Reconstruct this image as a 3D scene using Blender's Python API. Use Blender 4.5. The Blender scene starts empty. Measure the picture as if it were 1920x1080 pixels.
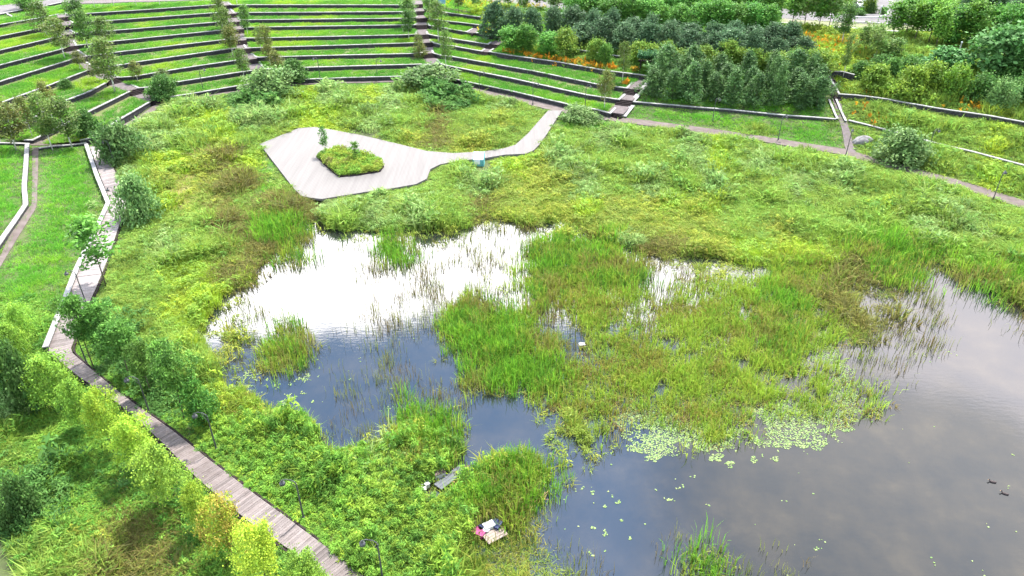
import bpy, math
import numpy as np
from mathutils import Vector, Matrix
from mathutils.bvhtree import BVHTree
from mathutils.geometry import tessellate_polygon

S = bpy.context.scene
COL = S.collection
rng = np.random.default_rng(7)
R = math.radians

# ------------------------------------------------------------------ camera
F_PX, CX, CY, TH, CAMH = 1371.0, 960.0, 540.0, R(31.5), 40.0
cd = bpy.data.cameras.new("camera"); cam = bpy.data.objects.new("camera", cd); COL.objects.link(cam)
cam.location = (0, 0, CAMH); cam.rotation_euler = (math.pi/2 - TH, 0, 0)
cd.sensor_width = 36; cd.lens = 36*F_PX/1920; cd.clip_end = 6000; cd.clip_start = 0.5
S.camera = cam

# ------------------------------------------------------------------ sun, sky, exposure
SUN_AZ, SUN_EL = R(30), R(60)          # azimuth measured from +Y towards +X
S.view_settings.view_transform = 'Standard'; S.view_settings.look = 'None'
S.view_settings.gamma = 1.0; S.view_settings.exposure = 1.45
sl = bpy.data.lights.new("sun", 'SUN'); sl.energy = 4.9; sl.angle = R(2.5); sl.color = (1.0, .96, .88)
so = bpy.data.objects.new("sun", sl); COL.objects.link(so)
sd = Vector((math.sin(SUN_AZ)*math.cos(SUN_EL), math.cos(SUN_AZ)*math.cos(SUN_EL), math.sin(SUN_EL)))
so.rotation_euler = sd.to_track_quat('Z', 'Y').to_euler(); so.location = sd*200

W = bpy.data.worlds.new("World"); S.world = W; W.use_nodes = True
nt = W.node_tree; nt.nodes.clear()
def N(tree, typ, **kw):
    n = tree.nodes.new(typ)
    for k, v in kw.items(): setattr(n, k, v)
    return n
def mth(tree, op, a, b=None, c=None, clamp=False):
    n = N(tree, 'ShaderNodeMath', operation=op, use_clamp=clamp)
    for i, v in enumerate((a, b, c)):
        if v is None: continue
        if isinstance(v, (int, float)): n.inputs[i].default_value = v
        else: tree.links.new(v, n.inputs[i])
    return n.outputs[0]
def ss(tree, x, a, b):                   # smooth 0..1 between a and b
    n = N(tree, 'ShaderNodeMapRange', interpolation_type='SMOOTHSTEP')
    tree.links.new(x, n.inputs[0])
    n.inputs[1].default_value, n.inputs[2].default_value = a, b
    return n.outputs[0]
def mixc(tree, f, a, b):
    n = N(tree, 'ShaderNodeMix', data_type='RGBA')
    for s_, v in ((n.inputs[0], f), (n.inputs[6], a), (n.inputs[7], b)):
        if isinstance(v, (int, float)): s_.default_value = v
        elif isinstance(v, tuple): s_.default_value = v if len(v) == 4 else v+(1,)
        else: tree.links.new(v, s_)
    return n.outputs[2]
sky = N(nt, 'ShaderNodeTexSky', sky_type='NISHITA', sun_disc=False, sun_elevation=SUN_EL, sun_rotation=SUN_AZ, air_density=1.3, dust_density=.25, ozone_density=3.0)
tc = N(nt, 'ShaderNodeTexCoord')
sep = N(nt, 'ShaderNodeSeparateXYZ'); nt.links.new(tc.outputs['Generated'], sep.inputs[0])
X_, Y_, Z_ = sep.outputs
def noise(tree, scale, detail, vec=None, rough=.55):
    n = N(tree, 'ShaderNodeTexNoise'); n.inputs['Scale'].default_value = scale
    n.inputs['Detail'].default_value = detail; n.inputs['Roughness'].default_value = rough
    if vec is not None: tree.links.new(vec, n.inputs['Vector'])
    return n.outputs['Fac']
n1 = noise(nt, 7, 6, tc.outputs['Generated']); n2 = noise(nt, 3.0, 5, tc.outputs['Generated'])
zz = mth(nt, 'ADD', Z_, mth(nt, 'MULTIPLY', mth(nt, 'SUBTRACT', n1, .5), .09))
front = ss(nt, Y_, .15, .45)
bank = mth(nt, 'MULTIPLY', mth(nt, 'SUBTRACT', 1.0, ss(nt, zz, .535, .572)), front)      # cloud bank ahead
xfall = mth(nt, 'SUBTRACT', 1.0, ss(nt, X_, .08, .42))
gray = mth(nt, 'MULTIPLY', ss(nt, mth(nt, 'ADD', X_, mth(nt, 'MULTIPLY', mth(nt, 'SUBTRACT', n2, .5), .16)), .12, .32), front)
wisp = mth(nt, 'MULTIPLY', ss(nt, n2, .58, .74), .45)
c0 = mixc(nt, 1.0, sky.outputs[0], sky.outputs[0])
SKYK = .15
skyb = N(nt, 'ShaderNodeBackground'); nt.links.new(sky.outputs[0], skyb.inputs[0]); skyb.inputs[1].default_value = SKYK
cl = mixc(nt, wisp, (0, 0, 0), (.9, .88, .88))
back = mth(nt, 'SUBTRACT', 1.0, ss(nt, Y_, .0, .4))  # unseen cloud glow added behind the camera, fills the backlit shaded sides
cl = mixc(nt, back, cl, (1.7, 1.7, 1.68))
cl = mixc(nt, gray, cl, mixc(nt, ss(nt, Z_, .55, .80), (.78, .745, .735), (.41, .405, .42)))
bright = mixc(nt, xfall, (1.35, 1.26, 1.31), (4.2, 4.1, 4.05))
cl = mixc(nt, bank, cl, bright)
al = mth(nt, 'MAXIMUM', mth(nt, 'MAXIMUM', wisp, mth(nt, 'MULTIPLY', gray, .98)), mth(nt, 'MAXIMUM', bank, mth(nt, 'MULTIPLY', back, .28)))
clb = N(nt, 'ShaderNodeBackground'); nt.links.new(cl, clb.inputs[0]); clb.inputs[1].default_value = 1.0
mx = N(nt, 'ShaderNodeMixShader'); nt.links.new(al, mx.inputs[0]); nt.links.new(skyb.outputs[0], mx.inputs[1]); nt.links.new(clb.outputs[0], mx.inputs[2])
wo = N(nt, 'ShaderNodeOutputWorld'); nt.links.new(mx.outputs[0], wo.inputs[0])
S.cycles.max_bounces = 6; S.cycles.diffuse_bounces = 3; S.cycles.transmission_bounces = 4
S.cycles.use_adaptive_sampling = True; S.cycles.adaptive_threshold = 0.02

# ------------------------------------------------------------------ photo pixel <-> world
cT, sT = math.cos(TH), math.sin(TH)
def ray(px, py):
    u, v = (px-CX)/F_PX, (py-CY)/F_PX
    return np.array((u, cT - v*sT, -sT - v*cT))
def G(px, py, z=0.4):
    d = ray(px, py); t = (z-CAMH)/d[2]
    return (d[0]*t, d[1]*t)
def Gs(pts, z=0.4): return [G(p[0], p[1], p[2] if len(p) > 2 else z) for p in pts]
def proj(X, Y, Z):
    dz = Z-CAMH
    dep = Y*cT - dz*sT; up = Y*sT + dz*cT
    return CX + F_PX*X/dep, CY - F_PX*up/dep

# ------------------------------------------------------------------ numpy helpers
def vnoise(x, y, seed=0):
    x = np.asarray(x, float); y = np.asarray(y, float)
    xi = np.floor(x).astype(np.int64); yi = np.floor(y).astype(np.int64)
    fx = x-xi; fy = y-yi; fx = fx*fx*(3-2*fx); fy = fy*fy*(3-2*fy)
    def h(a, b):
        n = (a*374761393 + b*668265263 + seed*974711) & 0xffffffff
        n = ((n ^ (n >> 13))*1274126177) & 0xffffffff
        return ((n ^ (n >> 16)) & 0xffff)/65535.0
    return (h(xi, yi)*(1-fx)+h(xi+1, yi)*fx)*(1-fy) + (h(xi, yi+1)*(1-fx)+h(xi+1, yi+1)*fx)*fy
def fbm(x, y, seed=0):
    return (vnoise(x, y, seed)+.5*vnoise(x*2.1, y*2.1, seed+1)+.25*vnoise(x*4.3, y*4.3, seed+2))/1.75
def inside(poly, x, y):
    x = np.asarray(x); y = np.asarray(y); r = np.zeros(x.shape, bool)
    n = len(poly)
    for i in range(n):
        x1, y1 = poly[i]; x2, y2 = poly[(i+1) % n]
        if y1 == y2: continue
        c = ((y1 > y) != (y2 > y)) & (x < (x2-x1)*(y-y1)/(y2-y1)+x1)
        r ^= c
    return r
def dist(poly, x, y, closed=True):
    d = np.full(np.shape(x), 1e9); n = len(poly)
    for i in range(n if closed else n-1):
        x1, y1 = poly[i]; x2, y2 = poly[(i+1) % n]
        ex, ey = x2-x1, y2-y1; L = ex*ex+ey*ey+1e-9
        t = np.clip(((x-x1)*ex+(y-y1)*ey)/L, 0, 1)
        d = np.minimum(d, np.hypot(x-x1-t*ex, y-y1-t*ey))
    return d
def sdist(poly, x, y):                   # + inside, - outside
    return np.where(inside(poly, x, y), 1, -1)*dist(poly, x, y)
def sm(x, a, b):
    t = np.clip((np.asarray(x, float)-a)/(b-a), 0, 1); return t*t*(3-2*t)
def resample(pts, step=None, n=None):
    P = np.array(pts, float); seg = np.r_[0, np.cumsum(np.hypot(*(P[1:, :2]-P[:-1, :2]).T))]
    if n is None: n = max(2, int(math.ceil(seg[-1]/step))+1)
    t = np.linspace(0, seg[-1], n)
    return np.stack([np.interp(t, seg, P[:, k]) for k in range(P.shape[1])], 1)

# ------------------------------------------------------------------ layout of the wetland, in photo pixels
DECK_L = [(690,1180),(640,1120),(590,1070),(550,1035),(495,997),(470,980),(420,940),(370,897),(307,832),(250,779),(190,733),(150,708),(110,675),(91,657),(99,628),(117,585),(135,539),(150,500),(190,418),(208,380),(187,328),(167,272)]
DECK_R = [(780,1160),(740,1128),(680,1079),(605,1020),(527,962),(480,928),(437,895),(390,860),(328,810),(300,790),(250,755),(220,732),(175,695),(136,662),(133,652),(142,630),(160,582),(180,539),(200,490),(220,432),(236,388),(235,362),(207,303),(193,270)]
PATH_TOP = [(186,268),(228,236),(268,214),(300,190),(370,180),(457,170),(565,156),(650,153),(742,151),(855,160),(960,184),(1052,206),(1142,222),(1290,241),(1440,263),(1580,285),(1640,302),(1700,318),(1820,352),(1920,384),(2200,475)]
P_OUT = [(-20.,-20.)] + Gs([(590,1075),(470,980),(420,940),(307,832),(190,734),(110,672),(90,657),(117,585),(150,500),(190,418),(207,380),(185,328),(165,270),(225,237),(300,188),(457,167),(572,152),(742,148),(855,157),(960,180),(1052,203),(1142,218),(1440,258),(1580,280),(1700,313),(1920,380),(2300,503)]) + [(150., 70.), (150., -20.)]
POND = Gs([(597,380),(606,380),(592,415),(640,428),(720,434),(880,428),(905,405),(960,412),(1000,425),(1045,410),(1095,413),(1105,445),(1215,470),(1290,478),(1350,485),(1460,500),(1560,505),(1650,480),(1735,462),(1800,520),(1870,548),(1925,575),(2300,700)], .1) + [(100., 20.), (100., 0.), (-3., 0.)] + Gs([(875,1140),(872,1060),(885,1012),(905,1002),(945,988),(1000,942),(1034,897),(1005,850),(920,852),(885,885),(862,905),(830,930),(803,938),(793,922),(842,878),(866,850),(800,800),(700,838),(640,850),(600,840),(575,800),(490,770),(470,740),(410,718),(376,660),(382,605),(408,560),(480,520),(490,490),(545,440),(580,410)], .1)
TERR = Gs([(-120,275,1.5),(45,262,1.5),(150,262,.6),(228,232,.5),(300,186,.5),(457,166,.5),(565,152,.5),(742,146,.5),(855,155,.5),(960,178,.5),(1060,200,.5),(1150,217,.5),(1172,190,1.2),(1187,168,1.9),(1212,150,2.5),(1135,131,3.3),(1040,115,3.3),(960,104,3.3),(930,94,3.3),(925,80,3.8),(922,66,4.4),(905,46,5),(901,30,5.7),(830,18,5.7),(800,2,6.3),(430,5,6.35),(180,24,6.35),(130,26,6.35),(-120,66,6.35)])
def terrain(x, y):
    x = np.asarray(x, float); y = np.asarray(y, float)
    so_ = sdist(P_OUT, x, y); d = np.maximum(-so_-1.5, 0)
    sf = sm(y, 50, 74)
    z = .42 + np.minimum(.16*d*sf, 5.8) + .12*(fbm(x*.25, y*.25, 3)-.5)
    left_low = sm(y, 56, 48)*sm(-so_, .5, 3)
    z = z - .25*left_low
    sp = sdist(POND, x, y) + 1.2*(fbm(x*.5, y*.5, 11)-.5)
    z = z - sm(sp, -1.0, 1.6)*1.25
    st = sdist(TERR, x, y)
    z = z - 2.2*sm(st, -.2, 1.5)
    z = z + sm(y, 330, 900)*(3*fbm(x*.006, y*.006, 5))
    return z

# ------------------------------------------------------------------ mesh + material helpers
def mesh_poly(name, V, Fs, mat=None, col=None, smooth=False):
    me = bpy.data.meshes.new(name)
    me.from_pydata([tuple(map(float, v)) for v in V], [], [tuple(f) for f in Fs])
    if col is not None:
        a = me.attributes.new('Col', 'FLOAT_COLOR', 'POINT')
        c = np.ones((len(V), 4), np.float32); c[:, :3] = col; a.data.foreach_set('color', c.ravel())
    if mat: me.materials.append(mat)
    if smooth: me.polygons.foreach_set('use_smooth', [True]*len(me.polygons))
    me.update(); return me
GAIN = np.array((1.56, 1.54, 1.42)); GAIN_T = np.array((1.22, 1.25, 1.2))
def mesh_tris(name, V, T, mat, col=None):
    if col is not None and name != 'orange_flowers': col = np.minimum(np.asarray(col)*(GAIN if mat.name == 'marsh_leaf' else GAIN_T), .6)
    me = bpy.data.meshes.new(name); V = np.ascontiguousarray(V, np.float32); T = np.ascontiguousarray(T, np.int32)
    me.vertices.add(len(V)); me.vertices.foreach_set('co', V.ravel())
    me.loops.add(T.size); me.loops.foreach_set('vertex_index', T.ravel())
    me.polygons.add(len(T)); me.polygons.foreach_set('loop_start', np.arange(0, T.size, 3, dtype=np.int32))
    if col is not None:
        a = me.attributes.new('Col', 'FLOAT_COLOR', 'POINT')
        c = np.ones((len(V), 4), np.float32); c[:, :3] = col; a.data.foreach_set('color', c.ravel())
    me.materials.append(mat); me.update(calc_edges=True); return me
def link(name, data, parent=None, loc=None):
    o = bpy.data.objects.new(name, data); COL.objects.link(o)
    if parent: o.parent = parent
    if loc is not None: o.location = loc
    return o
def tag(o, label=None, cat=None, group=None, kind=None):
    if label: o['label'] = label
    if cat: o['category'] = cat
    if group: o['group'] = group
    if kind: o['kind'] = kind
    return o
class MB:                                # collects simple solids into one mesh
    def __init__(s): s.V = []; s.F = []; s.C = []
    def add(s, V, Fs, c=(1, 1, 1)):
        b = len(s.V); s.V += [tuple(v) for v in V]; s.F += [tuple(i+b for i in f) for f in Fs]; s.C += [c]*len(V)
    def hexa(s, bot, top, c=(1, 1, 1)):  # 4 bottom + 4 top points, same winding
        n = len(bot)
        s.add(list(bot)+list(top), [tuple(range(n-1, -1, -1)), tuple(range(n, 2*n))]+[(i, (i+1) % n, n+(i+1) % n, n+i) for i in range(n)], c)
    def box(s, cx, cy, z0, z1, lx, ly, rot=0, c=(1, 1, 1), taper=1.0):
        ca, sa = math.cos(rot), math.sin(rot)
        q = [(-lx/2, -ly/2), (lx/2, -ly/2), (lx/2, ly/2), (-lx/2, ly/2)]
        s.hexa([(cx+x*ca-y*sa, cy+x*sa+y*ca, z0) for x, y in q], [(cx+(x*ca-y*sa)*taper, cy+(x*sa+y*ca)*taper, z1) for x, y in q], c)
    def tube(s, pts, rad, n=6, c=(1, 1, 1)):
        P = [Vector(p) for p in pts]; rings = []
        for i, p in enumerate(P):
            t = (P[min(i+1, len(P)-1)]-P[max(i-1, 0)]).normalized()
            a = t.cross(Vector((1, .3, .1))).normalized(); b = t.cross(a)
            r = rad[i] if hasattr(rad, '__len__') else rad
            rings.append([p+(a*math.cos(2*math.pi*k/n)+b*math.sin(2*math.pi*k/n))*r for k in range(n)])
        V = [v for r_ in rings for v in r_]; Fs = []
        for i in range(len(P)-1):
            for k in range(n): Fs.append((i*n+k, i*n+(k+1) % n, (i+1)*n+(k+1) % n, (i+1)*n+k))
        Fs.append(tuple(range(n-1, -1, -1))); Fs.append(tuple((len(P)-1)*n+k for k in range(n)))
        s.add(V, Fs, c)
    def build(s, name, mat, parent=None, smooth=False):
        return link(name, mesh_poly(name, s.V, s.F, mat, np.array(s.C), smooth), parent)
def offs(P, d):                          # offset a 2D polyline sideways (left positive)
    P = np.array(P, float)[:, :2]; n = len(P); out = []
    for i in range(n):
        a = P[i]-P[i-1] if i > 0 else P[1]-P[0]; b = P[i+1]-P[i] if i < n-1 else P[-1]-P[-2]
        a = a/(np.hypot(*a)+1e-9); b = b/(np.hypot(*b)+1e-9); t = a+b; t = t/(np.hypot(*t)+1e-9)
        nn = np.array((-t[1], t[0])); k = max(.45, abs(nn @ np.array((-a[1], a[0]))))
        out.append(P[i]+nn*d/k)
    return np.array(out)
def sweep(mb, P, o0, o1, z0, z1, c=(1, 1, 1)):   # rectangular section swept along a polyline
    A, B = offs(P, o0), offs(P, o1); n = len(A)
    z0 = np.broadcast_to(z0, n); z1 = np.broadcast_to(z1, n); V = []
    for i in range(n): V += [(*A[i], z0[i]), (*B[i], z0[i]), (*B[i], z1[i]), (*A[i], z1[i])]
    Fs = []
    for i in range(n-1):
        for k in range(4): Fs.append((4*i+k, 4*i+(k+1) % 4, 4*i+4+(k+1) % 4, 4*i+4+k))
    Fs += [(3, 2, 1, 0), (4*n-4, 4*n-3, 4*n-2, 4*n-1)]
    mb.add(V, Fs, c)

def newmat(name):
    m = bpy.data.materials.new(name); m.use_nodes = True; t = m.node_tree
    return m, t, t.nodes['Principled BSDF'], t.nodes['Material Output']
def wcoord(t, scale=(1, 1, 1)):
    g = N(t, 'ShaderNodeNewGeometry'); mp = N(t, 'ShaderNodeMapping'); mp.inputs['Scale'].default_value = scale
    t.links.new(g.outputs['Position'], mp.inputs[0]); return mp.outputs[0]
def ramp(t, f, stops):
    r = N(t, 'ShaderNodeValToRGB'); t.links.new(f, r.inputs[0]); e = r.color_ramp.elements
    while len(e) < len(stops): e.new(.5)
    for el, (p, c) in zip(e, stops): el.position = p; el.color = c+(1,)
    return r.outputs[0]
def noisy(name, stops, scale=1.0, detail=5, rough=.85, bump=0, spec=.3, vcol=False, aniso=(1, 1, 1)):
    m, t, b, o = newmat(name); w = wcoord(t, aniso)
    c = ramp(t, noise(t, scale, detail, w, .65), stops)
    if vcol:
        a = N(t, 'ShaderNodeAttribute', attribute_name='Col')
        mm = N(t, 'ShaderNodeMix', data_type='RGBA', blend_type='MULTIPLY'); mm.inputs[0].default_value = 1
        t.links.new(c, mm.inputs[6]); t.links.new(a.outputs['Color'], mm.inputs[7]); c = mm.outputs[2]
    t.links.new(c, b.inputs['Base Color']); b.inputs['Roughness'].default_value = rough
    b.inputs['Specular IOR Level'].default_value = spec
    if bump:
        bn = N(t, 'ShaderNodeBump'); bn.inputs['Strength'].default_value = bump; bn.inputs['Distance'].default_value = .05
        t.links.new(noise(t, scale*6, 4, w), bn.inputs['Height']); t.links.new(bn.outputs[0], b.inputs['Normal'])
    return m
def foliage(name, transl=.35, rough=.5, spec=.25, jitter=.1):
    m, t, b, o = newmat(name)
    a = N(t, 'ShaderNodeAttribute', attribute_name='Col'); oi = N(t, 'ShaderNodeObjectInfo')
    h = N(t, 'ShaderNodeHueSaturation'); t.links.new(a.outputs['Color'], h.inputs['Color'])
    t.links.new(mth(t, 'MULTIPLY_ADD', oi.outputs['Random'], .04*jitter*5, .5-.02*jitter*5), h.inputs['Hue'])
    r2 = mth(t, 'FRACT', mth(t, 'MULTIPLY', oi.outputs['Random'], 17.3))
    t.links.new(mth(t, 'MULTIPLY_ADD', r2, jitter*4, 1-jitter*2), h.inputs['Value'])
    t.links.new(h.outputs[0], b.inputs['Base Color']); b.inputs['Roughness'].default_value = rough
    b.inputs['Specular IOR Level'].default_value = spec
    tr = N(t, 'ShaderNodeBsdfTranslucent'); t.links.new(h.outputs[0], tr.inputs[0])
    mxs = N(t, 'ShaderNodeMixShader'); mxs.inputs[0].default_value = transl
    t.links.new(b.outputs[0], mxs.inputs[1]); t.links.new(tr.outputs[0], mxs.inputs[2]); t.links.new(mxs.outputs[0], o.inputs[0])
    return m
M_SOIL = noisy('soil', [(.25, (.035, .04, .018)), (.55, (.06, .08, .025)), (.8, (.10, .10, .045))], .6, 6, .95, .4)
M_TREAD = noisy('terrace_soil', [(.3, (.07, .10, .025)), (.5, (.10, .12, .04)), (.75, (.16, .11, .075))], .8, 6, .95, .3)
M_WALL = noisy('dark_stone', [(.3, (.012, .012, .014)), (.55, (.035, .034, .038)), (.68, (.09, .085, .09)), (.8, (.30, .30, .31))], 3.2, 8, .8, .5)
M_CAP = noisy('pale_capstone', [(.3, (.17, .165, .165)), (.6, (.31, .302, .30))], 1.2, 6, .8, .1, .1)
M_WOOD = noisy('weathered_wood', [(.3, (.75, .72, .70)), (.6, (1, 1, 1))], 2, 6, .65, .15, .15, vcol=True)
M_STEP = noisy('dark_step_wood', [(.3, (.014, .011, .011)), (.7, (.040, .031, .031))], 3, 5, .8, 0, .05)
M_LAND = noisy('landing_wood', [(.3, (.075, .062, .063)), (.7, (.135, .115, .116))], 2, 5, .8, 0, .1)
M_PATH = noisy('trodden_path', [(.3, (.085, .068, .063)), (.7, (.15, .125, .118))], .7, 6, .9, 0, .08)
M_ROAD = noisy('road_asphalt', [(.3, (.10, .094, .098)), (.7, (.15, .142, .145))], .4, 6, .9, 0, .08)
M_BAY = noisy('parking_paver', [(.4, (.12, .135, .055)), (.6, (.16, .14, .115))], .25, 4, .9)
M_KERB = noisy('white_kerb', [(.3, (.33, .33, .33)), (.7, (.42, .42, .42))], 1, 4, .8, 0, .1)
M_LEAF = foliage('leaf', .30, .6, .14, .1)
M_PLANT = foliage('marsh_leaf', .34, .7, .08, 0)
M_PINE = foliage('pine_needles', .22, .6, .2, .07)
M_BARKW = noisy('white_bark', [(.35, (.30, .27, .24)), (.55, (.62, .60, .56))], 5, 4, .8)
M_BARK = noisy('brown_bark', [(.3, (.06, .045, .035)), (.7, (.14, .11, .085))], 6, 4, .9, .3)
M_METAL = noisy('dark_lamp_metal', [(.3, (.035, .037, .042)), (.7, (.06, .062, .07))], 3, 3, .45, 0, .5)
def plain(name, c, rough=.6, var=.12, scale=6):
    return noisy(name, [(.3, tuple(v*(1-var) for v in c)), (.7, tuple(min(1, v*(1+var)) for v in c))], scale, 4, rough)

# ================================================================== terrain sheet
core_x = np.arange(-150, 171, 1.0); core_y = np.arange(8, 271, 1.0)
gx = np.r_[[-3000, -1500, -800, -450, -300, -220, -180], core_x, [200, 240, 320, 480, 900, 1700, 3000]]
gy = np.r_[[-800, -300, -120, -60, -25, -5], core_y, [290, 320, 370, 450, 650, 1100, 2000, 4000]]
GX, GY = np.meshgrid(gx, gy); GZ = terrain(GX, GY)
nx, ny = len(gx), len(gy)
idx = np.arange(nx*ny).reshape(ny, nx)
q = np.stack([idx[:-1, :-1], idx[:-1, 1:], idx[1:, 1:], idx[1:, :-1]], -1).reshape(-1, 4)
tv = np.stack([GX, GY, GZ], -1).reshape(-1, 3)
tri = np.concatenate([q[:, [0, 1, 2]], q[:, [0, 2, 3]]])
ground = link('ground', mesh_tris('ground', tv, tri, M_SOIL)); tag(ground, kind='structure')
SURF_V = [tuple(v) for v in tv]; SURF_F = [tuple(int(i) for i in f) for f in tri]
def surf_add(V, Fs):
    b = len(SURF_V); SURF_V.extend(tuple(map(float, v)) for v in V); SURF_F.extend(tuple(i+b for i in f) for f in Fs)

# ------------------------------------------------------------------ water
def water_mat():
    m, t, b, o = newmat('pond_water'); t.nodes.remove(b)
    w = wcoord(t)
    weed = noise(t, .22, 6, w, .65)
    body = ramp(t, weed, [(.38, (.008, .012, .016)), (.55, (.018, .019, .019)), (.72, (.034, .031, .025))])
    df = N(t, 'ShaderNodeBsdfDiffuse'); t.links.new(body, df.inputs[0])
    gl = N(t, 'ShaderNodeBsdfGlossy'); gl.inputs['Roughness'].default_value = .035
    bn = N(t, 'ShaderNodeBump'); bn.inputs['Strength'].default_value = .12; bn.inputs['Distance'].default_value = .03
    t.links.new(noise(t, 1.0, 5, wcoord(t, (1.2, 3.0, 1)), .6), bn.inputs['Height']); t.links.new(bn.outputs[0], gl.inputs['Normal'])
    fr = N(t, 'ShaderNodeFresnel'); fr.inputs[0].default_value = 2.3
    mxs = N(t, 'ShaderNodeMixShader'); t.links.new(fr.outputs[0], mxs.inputs[0])
    t.links.new(df.outputs[0], mxs.inputs[1]); t.links.new(gl.outputs[0], mxs.inputs[2]); t.links.new(mxs.outputs[0], o.inputs[0])
    return m
water = link('pond_water', mesh_poly('pond_water', [(-60, -12, 0), (130, -12, 0), (130, 118, 0), (-60, 118, 0)], [(0, 1, 2, 3)], water_mat()))
tag(water, kind='structure')

# ------------------------------------------------------------------ terraces: walls, treads, stairways
def lz(k): return .5+.65*k
X4 = lambda pts, ox=0, oy=0: [(ox+x/4, oy+y/4) for x, y in pts]
X8 = lambda pts: [(760+x/8, y/8) for x, y in pts]
ST1 = {1: (290,186), 2: (250,168), 3: (208,148), 4: (178,130), 5: (152,108), 6: (131,87), 7: (126,65), 8: (123,48), 9: (121,32)}
ST2 = {1: (500,150), 2: (482,129), 3: (470,111), 4: (458,92), 5: (450,76), 6: (446,55), 7: (440,41), 8: (433,26), 9: (425,10)}
ST3 = {1: (828,146), 2: (813,120), 3: (804,100), 4: (799,80), 5: (792,65), 6: (790,47), 7: (791,34), 8: (785,21), 9: (783,8)}
ST5 = {1: (1154,212), 2: (1172,187), 3: (1186,167)}
A = {9: [(-120,72),(0,47),(35,41),(70,35),(112,27)], 8: [(-120,100),(0,69),(75,54),(108,47)], 7: [(-120,130),(0,95),(95,73),(116,69)], 6: [(-120,160),(0,123),(112,94),(121,91)],
     5: [(-120,194),(0,154),(136,112),(142,109)], 4: [(-120,238),(0,195),(18,188),(95,160),(164,133)], 3: [(-10,246),(50,232),(78,212),(125,189),(170,172),(200,156)],
     2: [(45,264),(62,264),(95,247),(170,209),(245,172)], 1: [(150,264),(170,260),(215,231),(282,192)]}
B = {9: X4([(470,80),(500,118),(630,105),(1100,75),(1590,40),(1660,35)]), 8: X4([(500,140),(545,175),(780,160),(1600,100),(1680,93)]), 7: X4([(515,225),(560,252),(810,235),(1620,170),(1720,160)]),
     6: X4([(545,310),(565,345),(690,332),(830,315),(1650,230),(1740,220)]), 5: X4([(570,375),(645,424),(740,414),(915,390),(1690,300),(1760,294)]), 4: X4([(640,470),(715,518),(940,485),(1050,465),(1720,370),(1790,362)]),
     3: X4([(850,565),(880,585),(1000,578),(1220,540),(1470,500),(1780,455),(1840,446)]), 2: X4([(945,622),(1035,665),(1140,655),(1320,620),(1800,545),(1890,533)]), 1: X4([(1150,690),(1230,737),(1400,712),(1830,640),(1950,622)])}
C = {9: X4([(-215,25),(-190,40),(0,39),(1090,40),(1190,40)],480), 8: X4([(-200,68),(-170,97),(0,97),(1090,91),(1200,88)],480), 7: X4([(-150,125),(-120,153),(0,151),(1110,140),(1190,136),(1220,126)],480),
     6: X4([(-110,190),(-100,209),(0,207),(1110,190),(1190,190),(1212,180)],480), 5: X4([(-105,290),(0,288),(150,285),(1110,265),(1205,260),(1208,235)],480), 4: X4([(-100,332),(-80,365),(0,361),(560,345),(1170,325),(1240,320)],480),
     3: X4([(-40,405),(0,433),(600,418),(1190,405),(1270,398)],480), 2: X4([(15,465),(60,522),(380,510),(820,496),(1240,485),(1310,490)],480), 1: X4([(120,612),(340,600),(700,585),(1050,577),(1350,570)],480)}
D = {8: X8([(205,50),(290,150),(350,152),(660,200),(900,232),(1130,262)]), 7: X8([(285,215),(370,287),(600,320),(840,345),(1160,387)]), 6: X8([(330,355),(345,385),(550,420),(930,487),(1020,432)]),
     5: X8([(305,480),(320,515),(430,540),(720,590),(1250,672),(1300,632)]), 4: X8([(345,602),(420,650),(540,680),(690,693),(1150,777),(1205,738)]), 3: X8([(390,760),(400,800),(540,840),(680,852)]) + [(960,127),(1000,134),(1120,159),(1177,166.5),(1188,155)],
     2: [(817,112),(826,121),(838,124),(960,148),(1100,179),(1162,188),(1174,177)], 1: [(838,144),(855,150),(960,172),(1067,197),(1120,207),(1145,214),(1156,203)]}
E4 = X8([(1310,740),(1240,787),(1600,850)]) + [(960,106),(1040,117),(1135,134),(1217,144.5)]
def WP(pts, z): return [(*G(p[0], p[1], z), z) for p in pts]
ORD = ['lowest', 'second', 'third', 'fourth', 'fifth', 'sixth', 'seventh', 'eighth', 'ninth']
def wall(P, ztop, zbot, label, group='terrace retaining walls', thick=.30, cap=.40, name='retaining_wall'):
    P = np.array(P, float)[:, :2]; n = len(P)
    P = resample(P, max(2.5, 0)) if n < 3 else P
    zt = np.broadcast_to(ztop, len(P)) if not callable(ztop) else ztop(P)
    zb = np.broadcast_to(zbot, len(P)) if not callable(zbot) else zbot(P)
    b = MB(); sweep(b, P, .06, .06+thick, zb, zt); o = b.build(name, M_WALL)
    c = MB(); sweep(c, P, 0, cap, zt+.002, zt+.11); c.build('capstone', M_CAP, o)
    tag(o, label, 'wall', group); return o
treadV, treadF = [], []
TREADS = []
def tread(front, back, z):
    n = 48
    a, b = resample(front, n=n), resample(back, n=n)
    base = len(treadV)
    for i in range(n):
        for s_ in (0, .5, 1): 
            p = a[i]*(1-s_)+b[i]*s_; treadV.append((p[0], p[1], z))
    for i in range(n-1):
        for k in range(2): treadF.append((base+3*i+k, base+3*i+3+k, base+3*i+4+k, base+3*i+1+k))
    TREADS.append((a[:, :2], b[:, :2], z))
def line(sec, k, l=None, r=None):
    z = lz(k); return WP(([l[k]] if l else [])+sec[k]+([r[k]] if r else []), z)
def shift(P, dy): return [(p[0]*(1+dy/180), p[1]+dy, p[2]) for p in P]
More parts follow.
